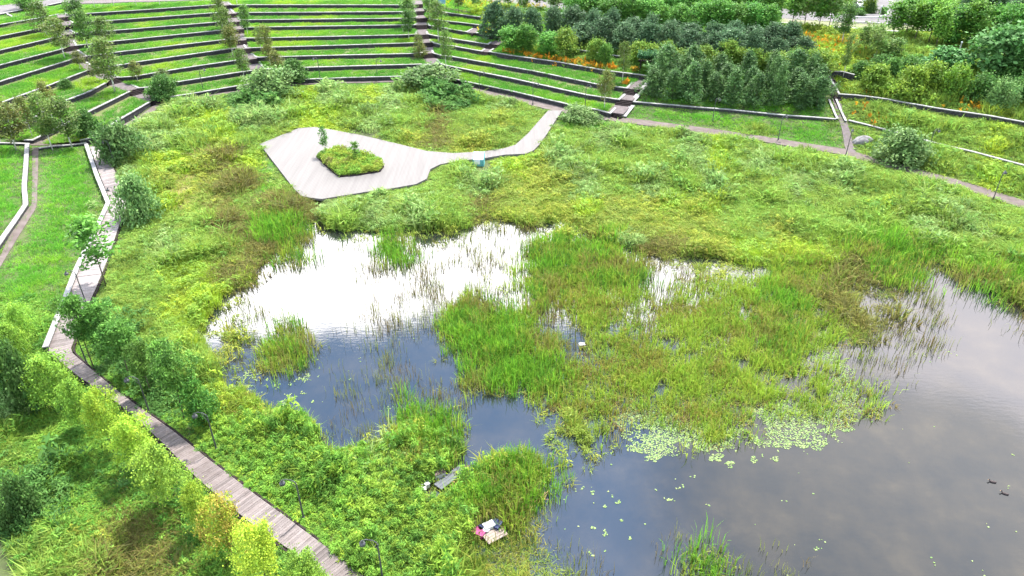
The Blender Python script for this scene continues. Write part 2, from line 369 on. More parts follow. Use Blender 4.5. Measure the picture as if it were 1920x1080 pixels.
for sec, l, r, nm in ((A, None, ST1, 'left of the leftmost stairway'), (B, ST1, ST2, 'between the leftmost and second stairways'), (C, ST2, ST3, 'between the second and third stairways')):
    for k in range(1, 10):
        f = line(sec, k, l, r)
        bk = line(sec, k+1, l, r) if k < 9 else shift(f, 7)
        tread(f, bk, lz(k))
        lab = f"{ORD[k-1]}{'' if k == 1 else ' white capped'} stone terrace wall from the bottom, {nm}" if k > 1 else f"lowest white capped stone terrace wall, {nm}"
        wall(WP(sec[k], lz(k)), lz(k), lz(k)-.95, lab)
d3 = line(D, 3, ST3, ST5)
d4e = WP([ST3[4]]+D[4]+[(909,96)]+E4, lz(4))
tread(line(D, 1, ST3, ST5), line(D, 2, ST3, ST5), lz(1)); tread(line(D, 2, ST3, ST5), d3, lz(2))
tread(WP([ST3[3]]+D[3]+[(1212,150)], lz(3)), d4e, lz(3))
tread(WP([ST3[4]]+D[4]+[(918,91)], lz(4)), WP([ST3[5]]+D[5]+[(930,84)], lz(5)), lz(4))
tread(WP(E4, lz(4)), shift(WP(E4, lz(4)), 9), lz(4)+.003)
tread(WP([ST3[5]]+D[5]+[(935,78)], lz(5)), WP([ST3[6]]+D[6]+[(905,65),(940,72)], lz(6)), lz(5))
tread(WP([ST3[6]]+D[6]+[(905,65),(940,72)], lz(6)), WP([ST3[7]]+D[7]+[(930,52)], lz(7)), lz(6))
tread(WP([ST3[7]]+D[7]+[(930,52)], lz(7)), WP([ST3[8]]+D[8]+[(925,36)], lz(8)), lz(7))
tread(WP([ST3[8]]+D[8]+[(925,36)], lz(8)), shift(WP([ST3[8]]+D[8]+[(925,36)], lz(8)), 9), lz(8))
for k in range(1, 9):
    wall(WP(D[k], lz(k)), lz(k), lz(k)-.95, f"{ORD[k-1]} stone terrace wall{'' if k == 1 else ' from the bottom'} right of the third stairway, white cap")
wall(WP(E4, lz(4)), lz(4)+.1, lz(3)-.3, "long terrace wall edged with orange flowers, left of the pergola")
wall(WP([(890,61),(905,65),(922,69)], lz(6)), lz(6), lz(5)-.3, "short terrace wall stub beside the willows on the upper terraces")
terr = link('terrace_ground', mesh_poly('terrace_ground', treadV, treadF, M_TREAD)); tag(terr, kind='structure')
surf_add(treadV, treadF)

STPOLY = []
def stairway(cross, z0, label, width=2.6, top=None, start=None, lzf=lz):
    root = link('stairway', None); ks = sorted(cross)
    pts = {k: Vector((*G(*cross[k], lzf(k)), lzf(k))) for k in ks}
    root.location = pts[ks[0]]; root.location.z = 0
    tag(root, label, 'stairs', 'stairways climbing the terraces')
    org = root.location.copy()
    def strip(a, b, za, zb, w):
        d = Vector((b.x-a.x, b.y-a.y, 0)).normalized(); s_ = Vector((-d.y, d.x, 0))*w/2
        return [(a.x-s_.x-org.x, a.y-s_.y-org.y, za), (b.x-s_.x-org.x, b.y-s_.y-org.y, zb), (b.x+s_.x-org.x, b.y+s_.y-org.y, zb), (a.x+s_.x-org.x, a.y+s_.y-org.y, za)]
    for i, k in enumerate(ks):
        p = pts[k]
        prev = pts[ks[i-1]] if i else (Vector((*G(*start, z0), z0)) if start else p-Vector((0, 4, 0)))
        nxt = pts[ks[i+1]] if i+1 < len(ks) else (Vector((*G(*top, p.z), p.z)) if top else p+(p-prev).normalized()*4)
        d = p-prev; d.z = 0; L = d.length; d.normalize()
        run = min(1.5, L*.45); zlow = lzf(ks[i-1]) if i else z0; rise = (p.z-zlow)/4
        mb = MB()
        for s_ in range(4):
            a = p-d*(run*(1-s_/4)); b = p-d*(run*(1-(s_+1)/4)) + d*.02
            zt = zlow+rise*(s_+1)-(0.0 if s_ < 3 else -.006)
            mb.hexa(strip(a, b, zlow-.25, zlow-.25, width), strip(a, b, zt, zt, width))
        mb.build('flight', M_STEP, root)
        e = nxt-p; e.z = 0; Ln = e.length; e.normalize()
        fa = p-d*run
        for u_, v_ in ((fa, p), (p, nxt)): STPOLY.append([(c_[0]+org.x, c_[1]+org.y) for c_ in strip(u_, v_, 0, 0, width+.25)])
        q = p+e*max(.3, Ln-min(1.5, Ln*.45) if i+1 < len(ks) else Ln)
        lb = MB(); lb.hexa(strip(p, q, p.z-.2, p.z-.2, width), strip(p, q, p.z+.022, p.z+.022, width)); lb.build('landing', M_LAND, root)
    return root
stairway(ST1, .5, "leftmost stairway, winding up between birches on the grass terraces", top=(118,24))
stairway(ST2, .5, "second stairway from the left, half hidden behind slim birches", top=(420,2))
stairway(ST3, .5, "straight third stairway from the left with many dark flights", top=(781,1))
stairway({4: (908,97), 5: (924,83)}, lz(3), "short oblique stairway beside the willow trees", 2.4, top=(938,76), start=(895,108))
stairway({6: (885,61.5)}, lz(5), "tiny upper stairway at the end of a grass tread", 2.2, top=(894,53), start=(876,68))
stairway(ST5, .5, "brown stairway between the grass terraces and the pine grove", 2.7, top=(1210,151), start=(1145,222))

# ------------------------------------------------------------------ draped paths, roads
def zt(P, d=.06):
    P = np.array(P, float); return terrain(P[:, 0], P[:, 1])+d
def Gt(pts, up=.1):                       # photo points dropped onto the terrain itself
    out = []
    for p in pts:
        z = p[2] if len(p) > 2 else .5
        for _ in range(8): q_ = G(p[0], p[1], z); z = .5*z+.5*(float(terrain(q_[0], q_[1]))+up)
        out.append(q_)
    return out
def ribbon(name, L, Rr, mat, d=.07, na=6, step=1.5, zfun=None, thick=.25, kind='structure'):
    Lw = resample(Gt(L), n=60) if not isinstance(L, np.ndarray) else L
    Rw = resample(Gt(Rr), n=len(Lw)) if not isinstance(Rr, np.ndarray) else Rr
    n = len(Lw); V = []; Fs = []
    for i in range(n):
        for k in range(na+1):
            p = Lw[i]*(1-k/na)+Rw[i]*k/na; V.append((p[0], p[1], 0))
    V = np.array(V); V[:, 2] = (zfun(V) if zfun else terrain(V[:, 0], V[:, 1]))+d
    for i in range(n-1):
        for k in range(na): a = i*(na+1)+k; Fs.append((a, a+1, a+na+2, a+na+1))
    top = len(V); rim = [i*(na+1) for i in range(n)]+[i*(na+1)+na for i in range(n-1, -1, -1)]
    V = list(map(tuple, V)); low = []
    for r_ in rim: low.append(len(V)); V.append((V[r_][0], V[r_][1], V[r_][2]-thick))
    m = len(rim)
    for i in range(m): Fs.append((rim[i], low[i], low[(i+1) % m], rim[(i+1) % m]))
    o = link(name, mesh_poly(name, V, Fs, mat)); tag(o, kind=kind)
    surf_add(V[:top], [f for f in Fs if max(f) < top])
    EXCL.append([tuple(p[:2]) for p in Lw]+[tuple(p[:2]) for p in Rw[::-1]])
    return o
EXCL = []
pt = offs(resample(Gs(PATH_TOP), 2.0), 1.2); pb = offs(resample(Gs(PATH_TOP), 2.0), -1.4)
ribbon('lakeside_path', pt, pb, M_PATH, .10, 2)
ribbon('dirt_path', [(-30,520),(0,480),(20,437),(59,382),(60,345),(60,276)], [(-30,550),(0,500),(25,458),(68,388),(70,345),(72,276)], M_PATH, .06, 3)
ribbon('landing_path', [(-60,262),(60,262),(165,258)], [(-60,270),(60,272),(165,268)], M_PATH, .07, 3)
ribbon('pine_grove_path', [(1547,138),(1561,185),(1578,240),(1587,283)], [(1562,138),(1574,185),(1592,240),(1606,287)], M_LAND, .10, 3)
ribbon('road', [(1366,6,5.5),(1458,14,6),(1560,24,6.2),(1640,26,6.2),(1700,12,6.2),(1780,18,6.2),(1960,18,6.2)], [(1366,22,5.5),(1458,33,6),(1560,41,6.2),(1640,45,6.2),(1700,47,6.2),(1790,45,6.2),(1960,42,6.2)], M_ROAD, .08, 8)
ribbon('side_road', [(1640,30,6.2),(1647,-16,6.2)], [(1712,22,6.2),(1690,-16,6.2)], M_ROAD, .084, 6)
ribbon('parking_bays', [(1462,33.5,6),(1560,41.5,6.2),(1640,45.5,6.2),(1760,46,6.2)], [(1463,43.5,6),(1600,54,6.2),(1680,60,6.2),(1760,58,6.2)], M_BAY, .08, 6)
ribbon('garden_path', [(1456,42,6),(1457,52,5.8),(1462,62,5.5)], [(1463,43,6),(1464,52,5.8),(1476,66,5.5)], M_CAP, .09, 3)
ribbon('promenade', [(-160,22,6.2),(0,10.5,6.2),(60,4,6.2),(150,-8,6.2)], [(-160,58,6.2),(0,26,6.2),(75,13,6.2),(150,1,6.2)], M_ROAD, .09, 5)
ribbon('upper_path', [(150,1,6.3),(300,-4,6.3),(430,-8,6.3)], [(150,7,6.3),(300,2.5,6.3),(430,-1,6.3)], M_LAND, .12, 3)
ribbon('far_road', [(880,-9,6.2),(960,-6,6.2),(1080,4,6.2)], [(880,-1,6.2),(960,8,6.2),(1096,24,6.2)], M_ROAD, .09, 5)
def kerb(name, P, label, z=6.2, h=.13, w=.45, d=.09):
    P = resample(Gs(P, z), 2.0)[:, :2]; b = MB(); zz_ = terrain(P[:, 0], P[:, 1])+d
    sweep(b, P, 0, w, zz_-.2, zz_+h); o = b.build(name, M_KERB); tag(o, label, 'kerb', 'kerbs of the parking area'); return o
kerb('kerb', [(1463,44.5),(1600,55),(1680,61),(1770,58.5)], "long white kerb between parking bays and lawn")
kerb('kerb', [(1555,30),(1600,34),(1645,34),(1664,30),(1667,24),(1655,19)], "curved white kerb around the planted traffic island")
kerb('kerb', [(1650,-6),(1676,6),(1690,12)], "slanting white kerb on the far side road")
kerb('kerb', [(1605,42.5),(1660,46),(1760,45.5)], "white kerb line along the road edge above parking bays")

# right-hand walls, following the slope
SWALLS = []
def slopewall(pts, label, h=.4, zpx=1.5, drop=.5, **kw):
    z = zpx
    for _ in range(6):
        P = np.array([G(p[0], p[1], zz__) for p, zz__ in zip(pts, np.broadcast_to(z, len(pts)))]); z = terrain(P[:, 0], P[:, 1])+h
    P = resample(P, 2.5); SWALLS.append([tuple(p[:2]) for p in P])
    return wall(P, lambda Q: terrain(Q[:, 0], Q[:, 1])+h, lambda Q: terrain(Q[:, 0], Q[:, 1])-drop, label, **kw)
slopewall(X4([(880,765),(1300,800),(1700,832),(1920,855)],960)+X4([(150,870),(510,896)],1440), "long low white wall below the pine grove lawn")
slopewall(X4([(1020,598),(940,685),(905,740),(880,764)],960), "white side wall of the brown stairway, beside the pines", h=.35, cap=.9)
slopewall(X4([(884,790),(850,830),(818,872)],960), "short white side wall at the foot of the brown stairway", h=.3, cap=.9)
slopewall(X4([(400,568),(432,628),(466,688)],1440), "left upper side wall of the stepped path near the pines", h=.25, cap=.34)
slopewall(X4([(450,742),(482,820),(512,892)],1440), "left lower side wall of the stepped path near the pines", h=.25, cap=.34)
slopewall(X4([(592,908),(556,830),(520,740)],1440), "right lower side wall of the stepped path near the pines", h=.25, cap=.34)
slopewall(X4([(542,692),(510,630),(482,578)],1440), "right upper side wall of the stepped path near the pines", h=.25, cap=.34)
slopewall(X4([(530,698),(700,706),(870,731),(1040,766),(1250,800),(1600,855),(1890,902),(2100,940)],1440), "long dark stone wall running right from the stepped path", h=.75)
slopewall(X4([(290,435),(360,472),(440,512),(550,516),(650,540)],1440), "dark stone wall above the stepped path, below the flower bank", h=1.0)
slopewall([(1590,226),(1632,236),(1757,270),(1830,287),(1920,311),(2000,332)], "low broken stone wall crossing the herb slope at right", h=.28)
slopewall(X4([(440,358),(560,378),(700,400),(810,412)],960), "weathered stone wall behind the small flowering trees", h=.6)
slopewall([(-140,70),(0,27),(20,23),(72,13)], "dark stone wall under the upper promenade at left", h=.25, drop=1.4, zpx=6.4)
slopewall([(92,10),(110,6),(121,4)], "short dark wall of the promenade at the stair head", h=.3, drop=1.6, zpx=6.4)
slopewall([(10,25.5),(25,33.5),(42,30.5)], "small angled white wall below the promenade", h=.1, drop=.8, zpx=6.3)
slopewall([(-40,515),(0,462),(32,415),(54,382),(50,352),(53,310),(55,271)], "long pale wall edging the leftmost lawn beside the dirt path", h=.45, cap=.55)
slopewall([(91,651),(100,628),(117,585),(135,539),(150,500),(190,418),(207,380),(185,328),(165,270)], "bent white wall between the lawn and the boardwalk", h=.55, cap=.5)
slopewall([(-60,268),(0,269),(55,271)], "flat white edging between upper landing and leftmost lawn", h=.25)
slopewall([(74,279),(100,275),(163,269)], "flat white edging at the head of the boardwalk lawn", h=.25)
ps = link('path_steps', None); ps['label'] = 'dark timber steps on the path beside the pine grove'; ps['category'] = 'steps'
for (a, b) in (((1560,178),(1564,187)), ((1556,162),(1560,172)), ((1552,150),(1556,158))):
    tf = MB()
    for s_ in range(4):
        y = a[1]+(b[1]-a[1])*s_/3; x = a[0]+(b[0]-a[0])*s_/3
        p, r_ = np.array(Gt([(x, y)])[0]), np.array(Gt([(x+13, y+.5)])[0]); c_ = (p+r_)/2
        z = float(terrain(c_[0], c_[1])); L_ = np.hypot(*(r_-p))
        tf.box(c_[0], c_[1], z-.3, z+.24, L_, .95, math.atan2(*(r_-p)[::-1]))
    tf.build('flight', M_STEP, ps)

# ------------------------------------------------------------------ boardwalk and plaza
DZ = .78
dl = resample(Gs(DECK_L, DZ), n=400)[:, :2]; dr = resample(Gs(DECK_R, DZ), n=400)[:, :2]
# pair the two edges by nearest progress along the centre line
cl_ = resample((dl+dr)/2, .20)
V = []; Fs = []; Cc = []
def near_on(P, c, t):                     # where the plank's line through c, across direction t, meets an edge
    best = None
    for i in range(len(P)-1):
        a, b = P[i], P[i+1]; da, db = (a-c)@t, (b-c)@t
        if da*db <= 0 and da != db:
            p = a+(b-a)*da/(da-db); dd = np.hypot(*(p-c))
            if best is None or dd < best[0]: best = (dd, p)
    return best
tang = np.gradient(cl_, axis=0)
kern = np.ones(9)/9
tang = np.stack([np.convolve(np.pad(tang[:, k], 4, 'edge'), kern, 'valid') for k in (0, 1)], 1)
tang /= np.hypot(tang[:, 0], tang[:, 1])[:, None]
prev = None; deckmb = MB(); beam = MB()
rows = []
for c, t in zip(cl_, tang):
    a, b = near_on(dl, c, t), near_on(dr, c, t)
    if a is None or b is None or a[0] > 4 or b[0] > 4: continue
    rows.append((a[1], b[1]))
drw = np.random.default_rng(3)
for i in range(len(rows)-1):
    (l0, r0), (l1, r1) = rows[i], rows[i+1]
    g = .06
    L0, R0 = l0, r0; L1, R1 = l1*(1-g)+l0*g, r1*(1-g)+r0*g
    v = drw.normal(0, .14) + .25*(float(vnoise(i*.09, 0, 4))-.5); w_ = float(vnoise(i*.035, 3, 9))
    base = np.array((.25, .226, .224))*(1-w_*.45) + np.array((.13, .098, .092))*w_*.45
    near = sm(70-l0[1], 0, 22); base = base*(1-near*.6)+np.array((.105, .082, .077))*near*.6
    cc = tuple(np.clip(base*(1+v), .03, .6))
    zz_ = DZ+drw.normal(0, .006)
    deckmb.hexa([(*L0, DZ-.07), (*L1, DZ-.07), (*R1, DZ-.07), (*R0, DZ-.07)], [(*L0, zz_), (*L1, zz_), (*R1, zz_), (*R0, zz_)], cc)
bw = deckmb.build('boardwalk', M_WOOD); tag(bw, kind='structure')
rl = np.array([r_[0] for r_ in rows]); rr = np.array([r_[1] for r_ in rows])
for P, o0 in ((rl, .08), (rr, -.2)):
    Q = resample(P, 1.0); sweep(beam, Q, o0, o0+.12, DZ-.34, DZ-.075)
for i in range(0, len(rows), 13):
    for P in (rl, rr):
        c_ = P[i]*.92+(rl[i]+rr[i])/2*.08; beam.box(c_[0], c_[1], -.6, DZ-.08, .16, .16)
beam.build('boardwalk_beams', M_STEP, bw)
surf_add([(*p, DZ) for p in rl]+[(*p, DZ) for p in rr], [(i, i+1, len(rl)+i+1, len(rl)+i) for i in range(len(rl)-1)])
EXCL.append([tuple(p) for p in rl[::3]]+[tuple(p) for p in rr[::-3]])

PLZ = 0.75
PLAZA = [(487,270),(525,254),(560,240),(590,238),(622,243),(680,254),(740,268),(800,283),(850,287),(905,284),(945,278),(967,271),(990,250),(1010,227),(1028,207),(1054,207),(1040,228),(1026,250),(1012,270),(1000,282),(985,288),(945,290),(905,297),(862,301),(825,308),(807,317),(800,335),(780,345),(735,353),(690,359),(640,367),(603,373),(585,371),(565,367),(550,352),(520,313)]
ISL = [(594,294),(612,286),(635,281),(680,291),(715,302),(719,313),(712,322),(676,328),(637,332),(622,321),(608,308)]
def slab(name, outer, hole, z, th, mat):
    O = [Vector((*p, z)) for p in outer]; Hh = [Vector((*p, z)) for p in hole] if hole else []
    tris = tessellate_polygon([O, Hh] if hole else [O]); P = O+Hh
    V = [tuple(p) for p in P]; Fs = []
    for f in tris:
        a, b, c = (P[i] for i in f)
        Fs.append(f if (b-a).cross(c-a).z > 0 else f[::-1])
    n0 = len(V); V += [(p[0], p[1], z-th) for p in P]; nO = len(O); nH = len(Hh)
    for s_, n in ((0, nO), (nO, nH)):
        for i in range(n):
            a, b = s_+i, s_+(i+1) % n; Fs.append((a, n0+a, n0+b, b))
    o = link(name, mesh_poly(name, V, Fs, mat)); surf_add(V[:n0], [f for f in Fs if max(f) < n0]); return o
def plank_mat():
    m, t, b, o = newmat('pale_plaza_planks')
    g = N(t, 'ShaderNodeNewGeometry'); mp = N(t, 'ShaderNodeMapping'); mp.inputs['Rotation'].default_value = (0, 0, R(-58)); mp.inputs['Scale'].default_value = (1, .04, 1)
    t.links.new(g.outputs['Position'], mp.inputs[0])
    wv = N(t, 'ShaderNodeTexWave', wave_type='BANDS', bands_direction='X'); wv.inputs['Scale'].default_value = 3.3; wv.inputs['Distortion'].default_value = .3
    t.links.new(mp.outputs[0], wv.inputs[0])
    c = ramp(t, wv.outputs['Fac'], [(.0, (.095, .087, .086)), (.12, (.150, .142, .141)), (1, (.165, .156, .154))])
    c2 = ramp(t, noise(t, 2.2, 5, mp.outputs[0], .6), [(.3, (.82, .805, .79)), (.6, (1, .99, .97))])
    mm = N(t, 'ShaderNodeMix', data_type='RGBA', blend_type='MULTIPLY'); mm.inputs[0].default_value = 1
    t.links.new(c, mm.inputs[6]); t.links.new(c2, mm.inputs[7]); t.links.new(mm.outputs[2], b.inputs['Base Color'])
    b.inputs['Roughness'].default_value = .65; b.inputs['Specular IOR Level'].default_value = .12
    return m
PW, IW = Gs(PLAZA, PLZ), Gs(ISL, PLZ)
plaza = slab('plaza_deck', PW, IW, PLZ, .30, plank_mat()); tag(plaza, kind='structure')
isl = slab('island_soil', [p for p in IW], None, PLZ+.06, .5, M_SOIL); tag(isl, kind='structure')
b = MB(); Q = np.array(IW+[IW[0]]); sweep(b, Q, -.05, .10, PLZ-.1, PLZ+.18); o = b.build('planter_kerb', M_STEP); tag(o, "dark edging around the planted island in the pale deck", "kerb")
EXCL.append(PW)

bvh = BVHTree.FromPolygons(SURF_V, SURF_F)
def hit(px, py):
    d = Vector(ray(px, py)).normalized(); h = bvh.ray_cast(Vector((0, 0, CAMH)), d)
    return h[0] if h[0] is not None else Vector((*G(px, py, 6.2), 6.2))
def down(x, y):
    h = bvh.ray_cast(Vector((x, y, 60)), Vector((0, 0, -1))); return h[0].z if h[0] is not None else 0.
def height_for(p, topy):                 # metres of a vertical thing at p whose top shows at row topy
    lo, hi = 0., 40.
    for _ in range(30):
        m_ = (lo+hi)/2
        if proj(p.x, p.y, p.z+m_)[1] > topy: lo = m_
        else: hi = m_
    return lo
def px2m(p, px): return px*(p.y*cT-(p.z-CAMH)*sT)/F_PX

# ================================================================== plants as things: tree kinds
def leaf_quads(P, size, r, nrm_up=.5, elong=1.5):
    n = len(P); nv = r.normal(size=(n, 3)); nv[:, 2] = np.abs(nv[:, 2])+nrm_up
    nv /= np.linalg.norm(nv, axis=1)[:, None]
    a = r.normal(size=(n, 3)); a -= (a*nv).sum(1)[:, None]*nv; a /= np.linalg.norm(a, axis=1)[:, None]
    b = np.cross(nv, a); s_ = size*r.uniform(.65, 1.35, n)[:, None]
    V = np.stack([P-a*s_*elong/2, P+b*s_*.5, P+a*s_*elong/2, P-b*s_*.5], 1).reshape(-1, 3)
    i = np.arange(n)*4
    return V, np.concatenate([np.stack([i, i+1, i+2], 1), np.stack([i, i+2, i+3], 1)])
def shape_pts(kind, n, r):
    """cluster centres inside a unit crown: width 1 (x,y in -.5.. .5), height 0..1"""
    th = r.uniform(0, 2*math.pi, n); u = r.uniform(0, 1, n)**.45
    if kind == 'oval':   z = r.uniform(.32, .99, n); rad = .5*np.sqrt(np.clip(1-((z-.60)/.40)**2, .04, 1))
    elif kind == 'cone': z = r.uniform(.04, .98, n)**1.15; rad = .54*np.clip(1-z, 0, 1)**.55*np.clip(.7+z*2, 0, 1)
    elif kind == 'vase': z = r.uniform(.05, .97, n); rad = .5*np.clip(.42+z*1.1, 0, 1)*np.sqrt(np.clip(1.02-z, 0, 1))*1.35
    elif kind == 'round': z = r.uniform(.16, .98, n); rad = .5*np.sqrt(np.clip(1-((z-.55)/.45)**2, .08, 1))
    elif kind == 'umbrella': z = r.uniform(.46, .98, n); rad = .5*np.sqrt(np.clip(1-((z-.70)/.30)**2, .12, 1))
    elif kind == 'airy': z = r.uniform(.35, 1.0, n); rad = .42*np.sqrt(np.clip(1-((z-.65)/.38)**2, .1, 1))
    else:                z = r.uniform(.0, .95, n); rad = .5*np.sqrt(np.clip(1-z*z, .05, 1))        # bush
    return np.stack([rad*u*np.cos(th), rad*u*np.sin(th), z], 1)
def crown(name, kind, H, Wd, ncl, nleaf, leaf, crad, cols, r, mat, up=.5, elong=1.5, lift=0, lobes=5):
    ce = shape_pts(kind, ncl, r)
    # uneven outline: push a few sectors in or out
    az = np.arctan2(ce[:, 1], ce[:, 0]); ph = r.uniform(0, 6.28, lobes); k = 1+(.48 if 'cone' == kind else .32)*sum(np.sin((j+1)*az+ph[j]+ce[:, 2]*4)/(j+1) for j in range(lobes))
    ce[:, :2] *= k[:, None]
    cc = np.repeat(ce*np.array((Wd, Wd, H)), nleaf, 0); P = r.normal(size=cc.shape)*crad*np.array((1, 1, .8))*np.repeat(r.uniform(.6, 1.35, ncl), nleaf)[:, None]
    P[:, 2] += lift*np.abs(P[:, 2])
    P = cc+P; P[:, 2] = np.maximum(P[:, 2], .06)
    V, T = leaf_quads(P, leaf, r, up, elong)
    cols = np.array(cols); base = cols[r.integers(0, len(cols), ncl)]*r.uniform(.78, 1.25, ncl)[:, None]
    C = np.repeat(base, nleaf, 0)*r.uniform(.75, 1.3, (ncl*nleaf, 1)); C = np.repeat(C, 4, 0)
    return mesh_tris(name, V, T, mat, C), ce*np.array((Wd, Wd, H))
def trunk(name, H, r0, top, ce, r, mat, lean=.03, limbs=6, nstem=1):
    b = MB()
    for s_ in range(nstem):
        dx, dy = r.normal(0, lean*H, 2); ax, ay = (0, 0) if nstem == 1 else r.normal(0, .12, 2)
        pts = [(ax+dx*t*t, ay+dy*t*t, H*top*t) for t in (0, .25, .5, .75, 1)]
        b.tube(pts, [r0, r0*.85, r0*.65, r0*.45, r0*.2], 6)
        for c in ce[r.choice(len(ce), min(limbs, len(ce)), replace=False)]:
            t = float(np.clip(c[2]/H/top-.18, .25, .9)); st = (ax+dx*t*t, ay+dy*t*t, H*top*t)
            b.tube([st, ((st[0]+c[0])/2, (st[1]+c[1])/2, (st[2]+c[2])/2-.02*H), tuple(c)], [r0*.4, r0*.25, r0*.08], 4)
    me = mesh_poly(name, b.V, b.F, mat, smooth=True); return me
KINDS = {}
def kind(key, name, shape, H, Wd, ncl, nleaf, leaf, crad, cols, bark=M_BARK, mat=M_LEAF, r0=.09, top=.85, variants=3, **kw):
    nstem = kw.pop('nstem', 1); limbs = kw.pop('limbs', 7); lean = kw.pop('lean', .03); out = []
    for v in range(variants):
        r = np.random.default_rng(abs(hash_(key))+v*31)
        cm, ce = crown('crown', shape, H, Wd, ncl, nleaf, leaf, crad, cols, r, mat, **kw)
        out.append((trunk('trunk', H, r0, top, ce, r, bark, lean, limbs, nstem), cm))
    KINDS[key] = dict(name=name, H=H, W=Wd, v=out)
def hash_(s_): return sum((i+1)*ord(c) for i, c in enumerate(s_))
kind('birch', 'birch_tree', 'oval', 8.5, 3.6, 120, 22, .20, .36, [(.092,.150,.032), (.112,.150,.040), (.075,.135,.030)], M_BARKW, r0=.10)
kind('brown_birch', 'birch_tree', 'oval', 7, 3.4, 110, 22, .20, .36, [(.115,.138,.036), (.098,.140,.036), (.13,.132,.038)], M_BARKW, r0=.09)
kind('green_birch', 'birch_tree', 'oval', 7, 2.8, 110, 22, .20, .32, [(.075,.16,.035), (.06,.12,.035), (.10,.18,.035)], M_BARKW, r0=.09)
kind('willow', 'willow_tree', 'vase', 5.5, 4.8, 150, 22, .23, .38, [(.062,.115,.055), (.09,.15,.078), (.05,.095,.045)], r0=.12, top=.7, nstem=3, up=.2, elong=2.2, lift=.6)
kind('broad', 'broadleaf_tree', 'round', 7.5, 6, 170, 22, .30, .50, [(.075,.19,.032), (.10,.22,.036), (.055,.15,.028)], r0=.12)
kind('lime_small', 'broadleaf_tree', 'round', 4.2, 4.2, 120, 22, .24, .38, [(.12,.20,.030), (.10,.18,.030), (.155,.215,.032)], r0=.07)
kind('pine', 'pine_tree', 'cone', 6.0, 4.6, 150, 26, .15, .30, [(.064,.128,.038), (.086,.160,.048), (.048,.10,.034)], mat=M_PINE, r0=.10, up=.3, elong=3.2, lift=1.0)
kind('poplar', 'poplar_tree', 'airy', 9.5, 4.8, 120, 22, .30, .48, [(.10,.21,.03), (.125,.235,.03), (.075,.17,.03)], r0=.10)
kind('bigleaf', 'broadleaf_tree', 'round', 6.5, 9.0, 170, 16, .52, .55, [(.075,.18,.05), (.10,.21,.07), (.06,.15,.04)], r0=.12, nstem=2, up=1.0)
kind('small_sparse', 'broadleaf_tree', 'airy', 5, 3.6, 60, 20, .22, .34, [(.09,.17,.04), (.10,.15,.04)], r0=.06)
kind('maple', 'maple_tree', 'oval', 5.2, 4.4, 190, 34, .13, .27, [(.24,.33,.034), (.195,.30,.034), (.275,.345,.036)], r0=.07, up=.8)
kind('green_maple', 'maple_tree', 'oval', 5.2, 4.4, 190, 34, .13, .27, [(.155,.265,.034), (.185,.285,.034), (.125,.225,.034)], r0=.07, up=.8)
kind('orange_maple', 'maple_tree', 'oval', 5.0, 4.4, 160, 34, .13, .27, [(.24,.275,.03), (.29,.24,.045), (.19,.275,.028)], r0=.07, up=.8)
kind('ash', 'ash_tree', 'umbrella', 8, 4.0, 150, 30, .15, .30, [(.078,.165,.030), (.098,.20,.036), (.060,.14,.028)], r0=.10, elong=2.4, up=.35, lift=-.5, lean=.04)
kind('sapling', 'sapling', 'airy', 5.5, 2.6, 46, 22, .19, .24, [(.09,.20,.03), (.07,.16,.03)], r0=.045, lean=.05)
def bush(key, name, H, Wd, ncl, nleaf, leaf, crad, cols, variants=2, **kw):
    out = []
    for v in range(variants):
        r = np.random.default_rng(hash_(key)+v*17)
        cm, ce = crown('foliage', 'bush', H, Wd, ncl, nleaf, leaf, crad, cols, r, M_LEAF, **kw)
        out.append((trunk('stem', H, .04, .6, ce, r, M_BARK, .05, 4, 3), cm))
    KINDS[key] = dict(name=name, H=H, W=Wd, v=out)
bush('dark_bush', 'shrub', 2.6, 4.2, 170, 24, .17, .26, [(.042,.105,.026), (.06,.13,.03), (.075,.145,.04)])
bush('silver_bush', 'shrub', 2.6, 4.5, 190, 24, .17, .28, [(.11,.185,.058), (.15,.225,.080), (.08,.15,.045)])
bush('lime_bush', 'shrub', 3.2, 4.5, 170, 24, .22, .34, [(.12,.21,.028), (.095,.175,.028), (.15,.225,.03)])
bush('mid_bush', 'shrub', 3.0, 4.2, 150, 24, .21, .34, [(.07,.16,.035), (.09,.18,.04), (.055,.125,.03)])
prv = np.random.default_rng(21)
GMX, GAX = 'lime maples along the boardwalk', 'dark ash trees along the boardwalk'
def plant(key, bx, by, topy, wpx, label, group=None, hit_xy=None, yaw=None):
    if group in (GMX, GAX): wpx *= .87 if group == GMX else .82
    if 'birch' in key: wpx *= .82
    k = KINDS[key]; p = hit(bx, by) if hit_xy is None else hit_xy
    h = height_for(p, topy); w = px2m(p, wpx)
    root = link(k['name'], None); root.location = p - Vector((0, 0, .05)); root.empty_display_size = .3
    tm, cm = k['v'][prv.integers(len(k['v']))]
    c = link('foliage' if 'bush' in key else 'crown', cm, root); t = link('stem' if 'bush' in key else 'trunk', tm, root)
    root.rotation_euler = (0, 0, prv.uniform(0, 6.28) if yaw is None else yaw)
    root.scale = (w/k['W'], w/k['W'], h/k['H'])
    tag(root, label, {'birch_tree': 'birch', 'pine_tree': 'pine', 'shrub': 'shrub'}.get(k['name'], 'tree'), group); return root
NTH = ['first', 'second', 'third', 'fourth', 'fifth', 'sixth', 'seventh', 'eighth', 'ninth', 'tenth', 'eleventh', 'twelfth', 'thirteenth', 'fourteenth', 'fifteenth', 'sixteenth', 'seventeenth', 'eighteenth', 'nineteenth', 'twentieth']

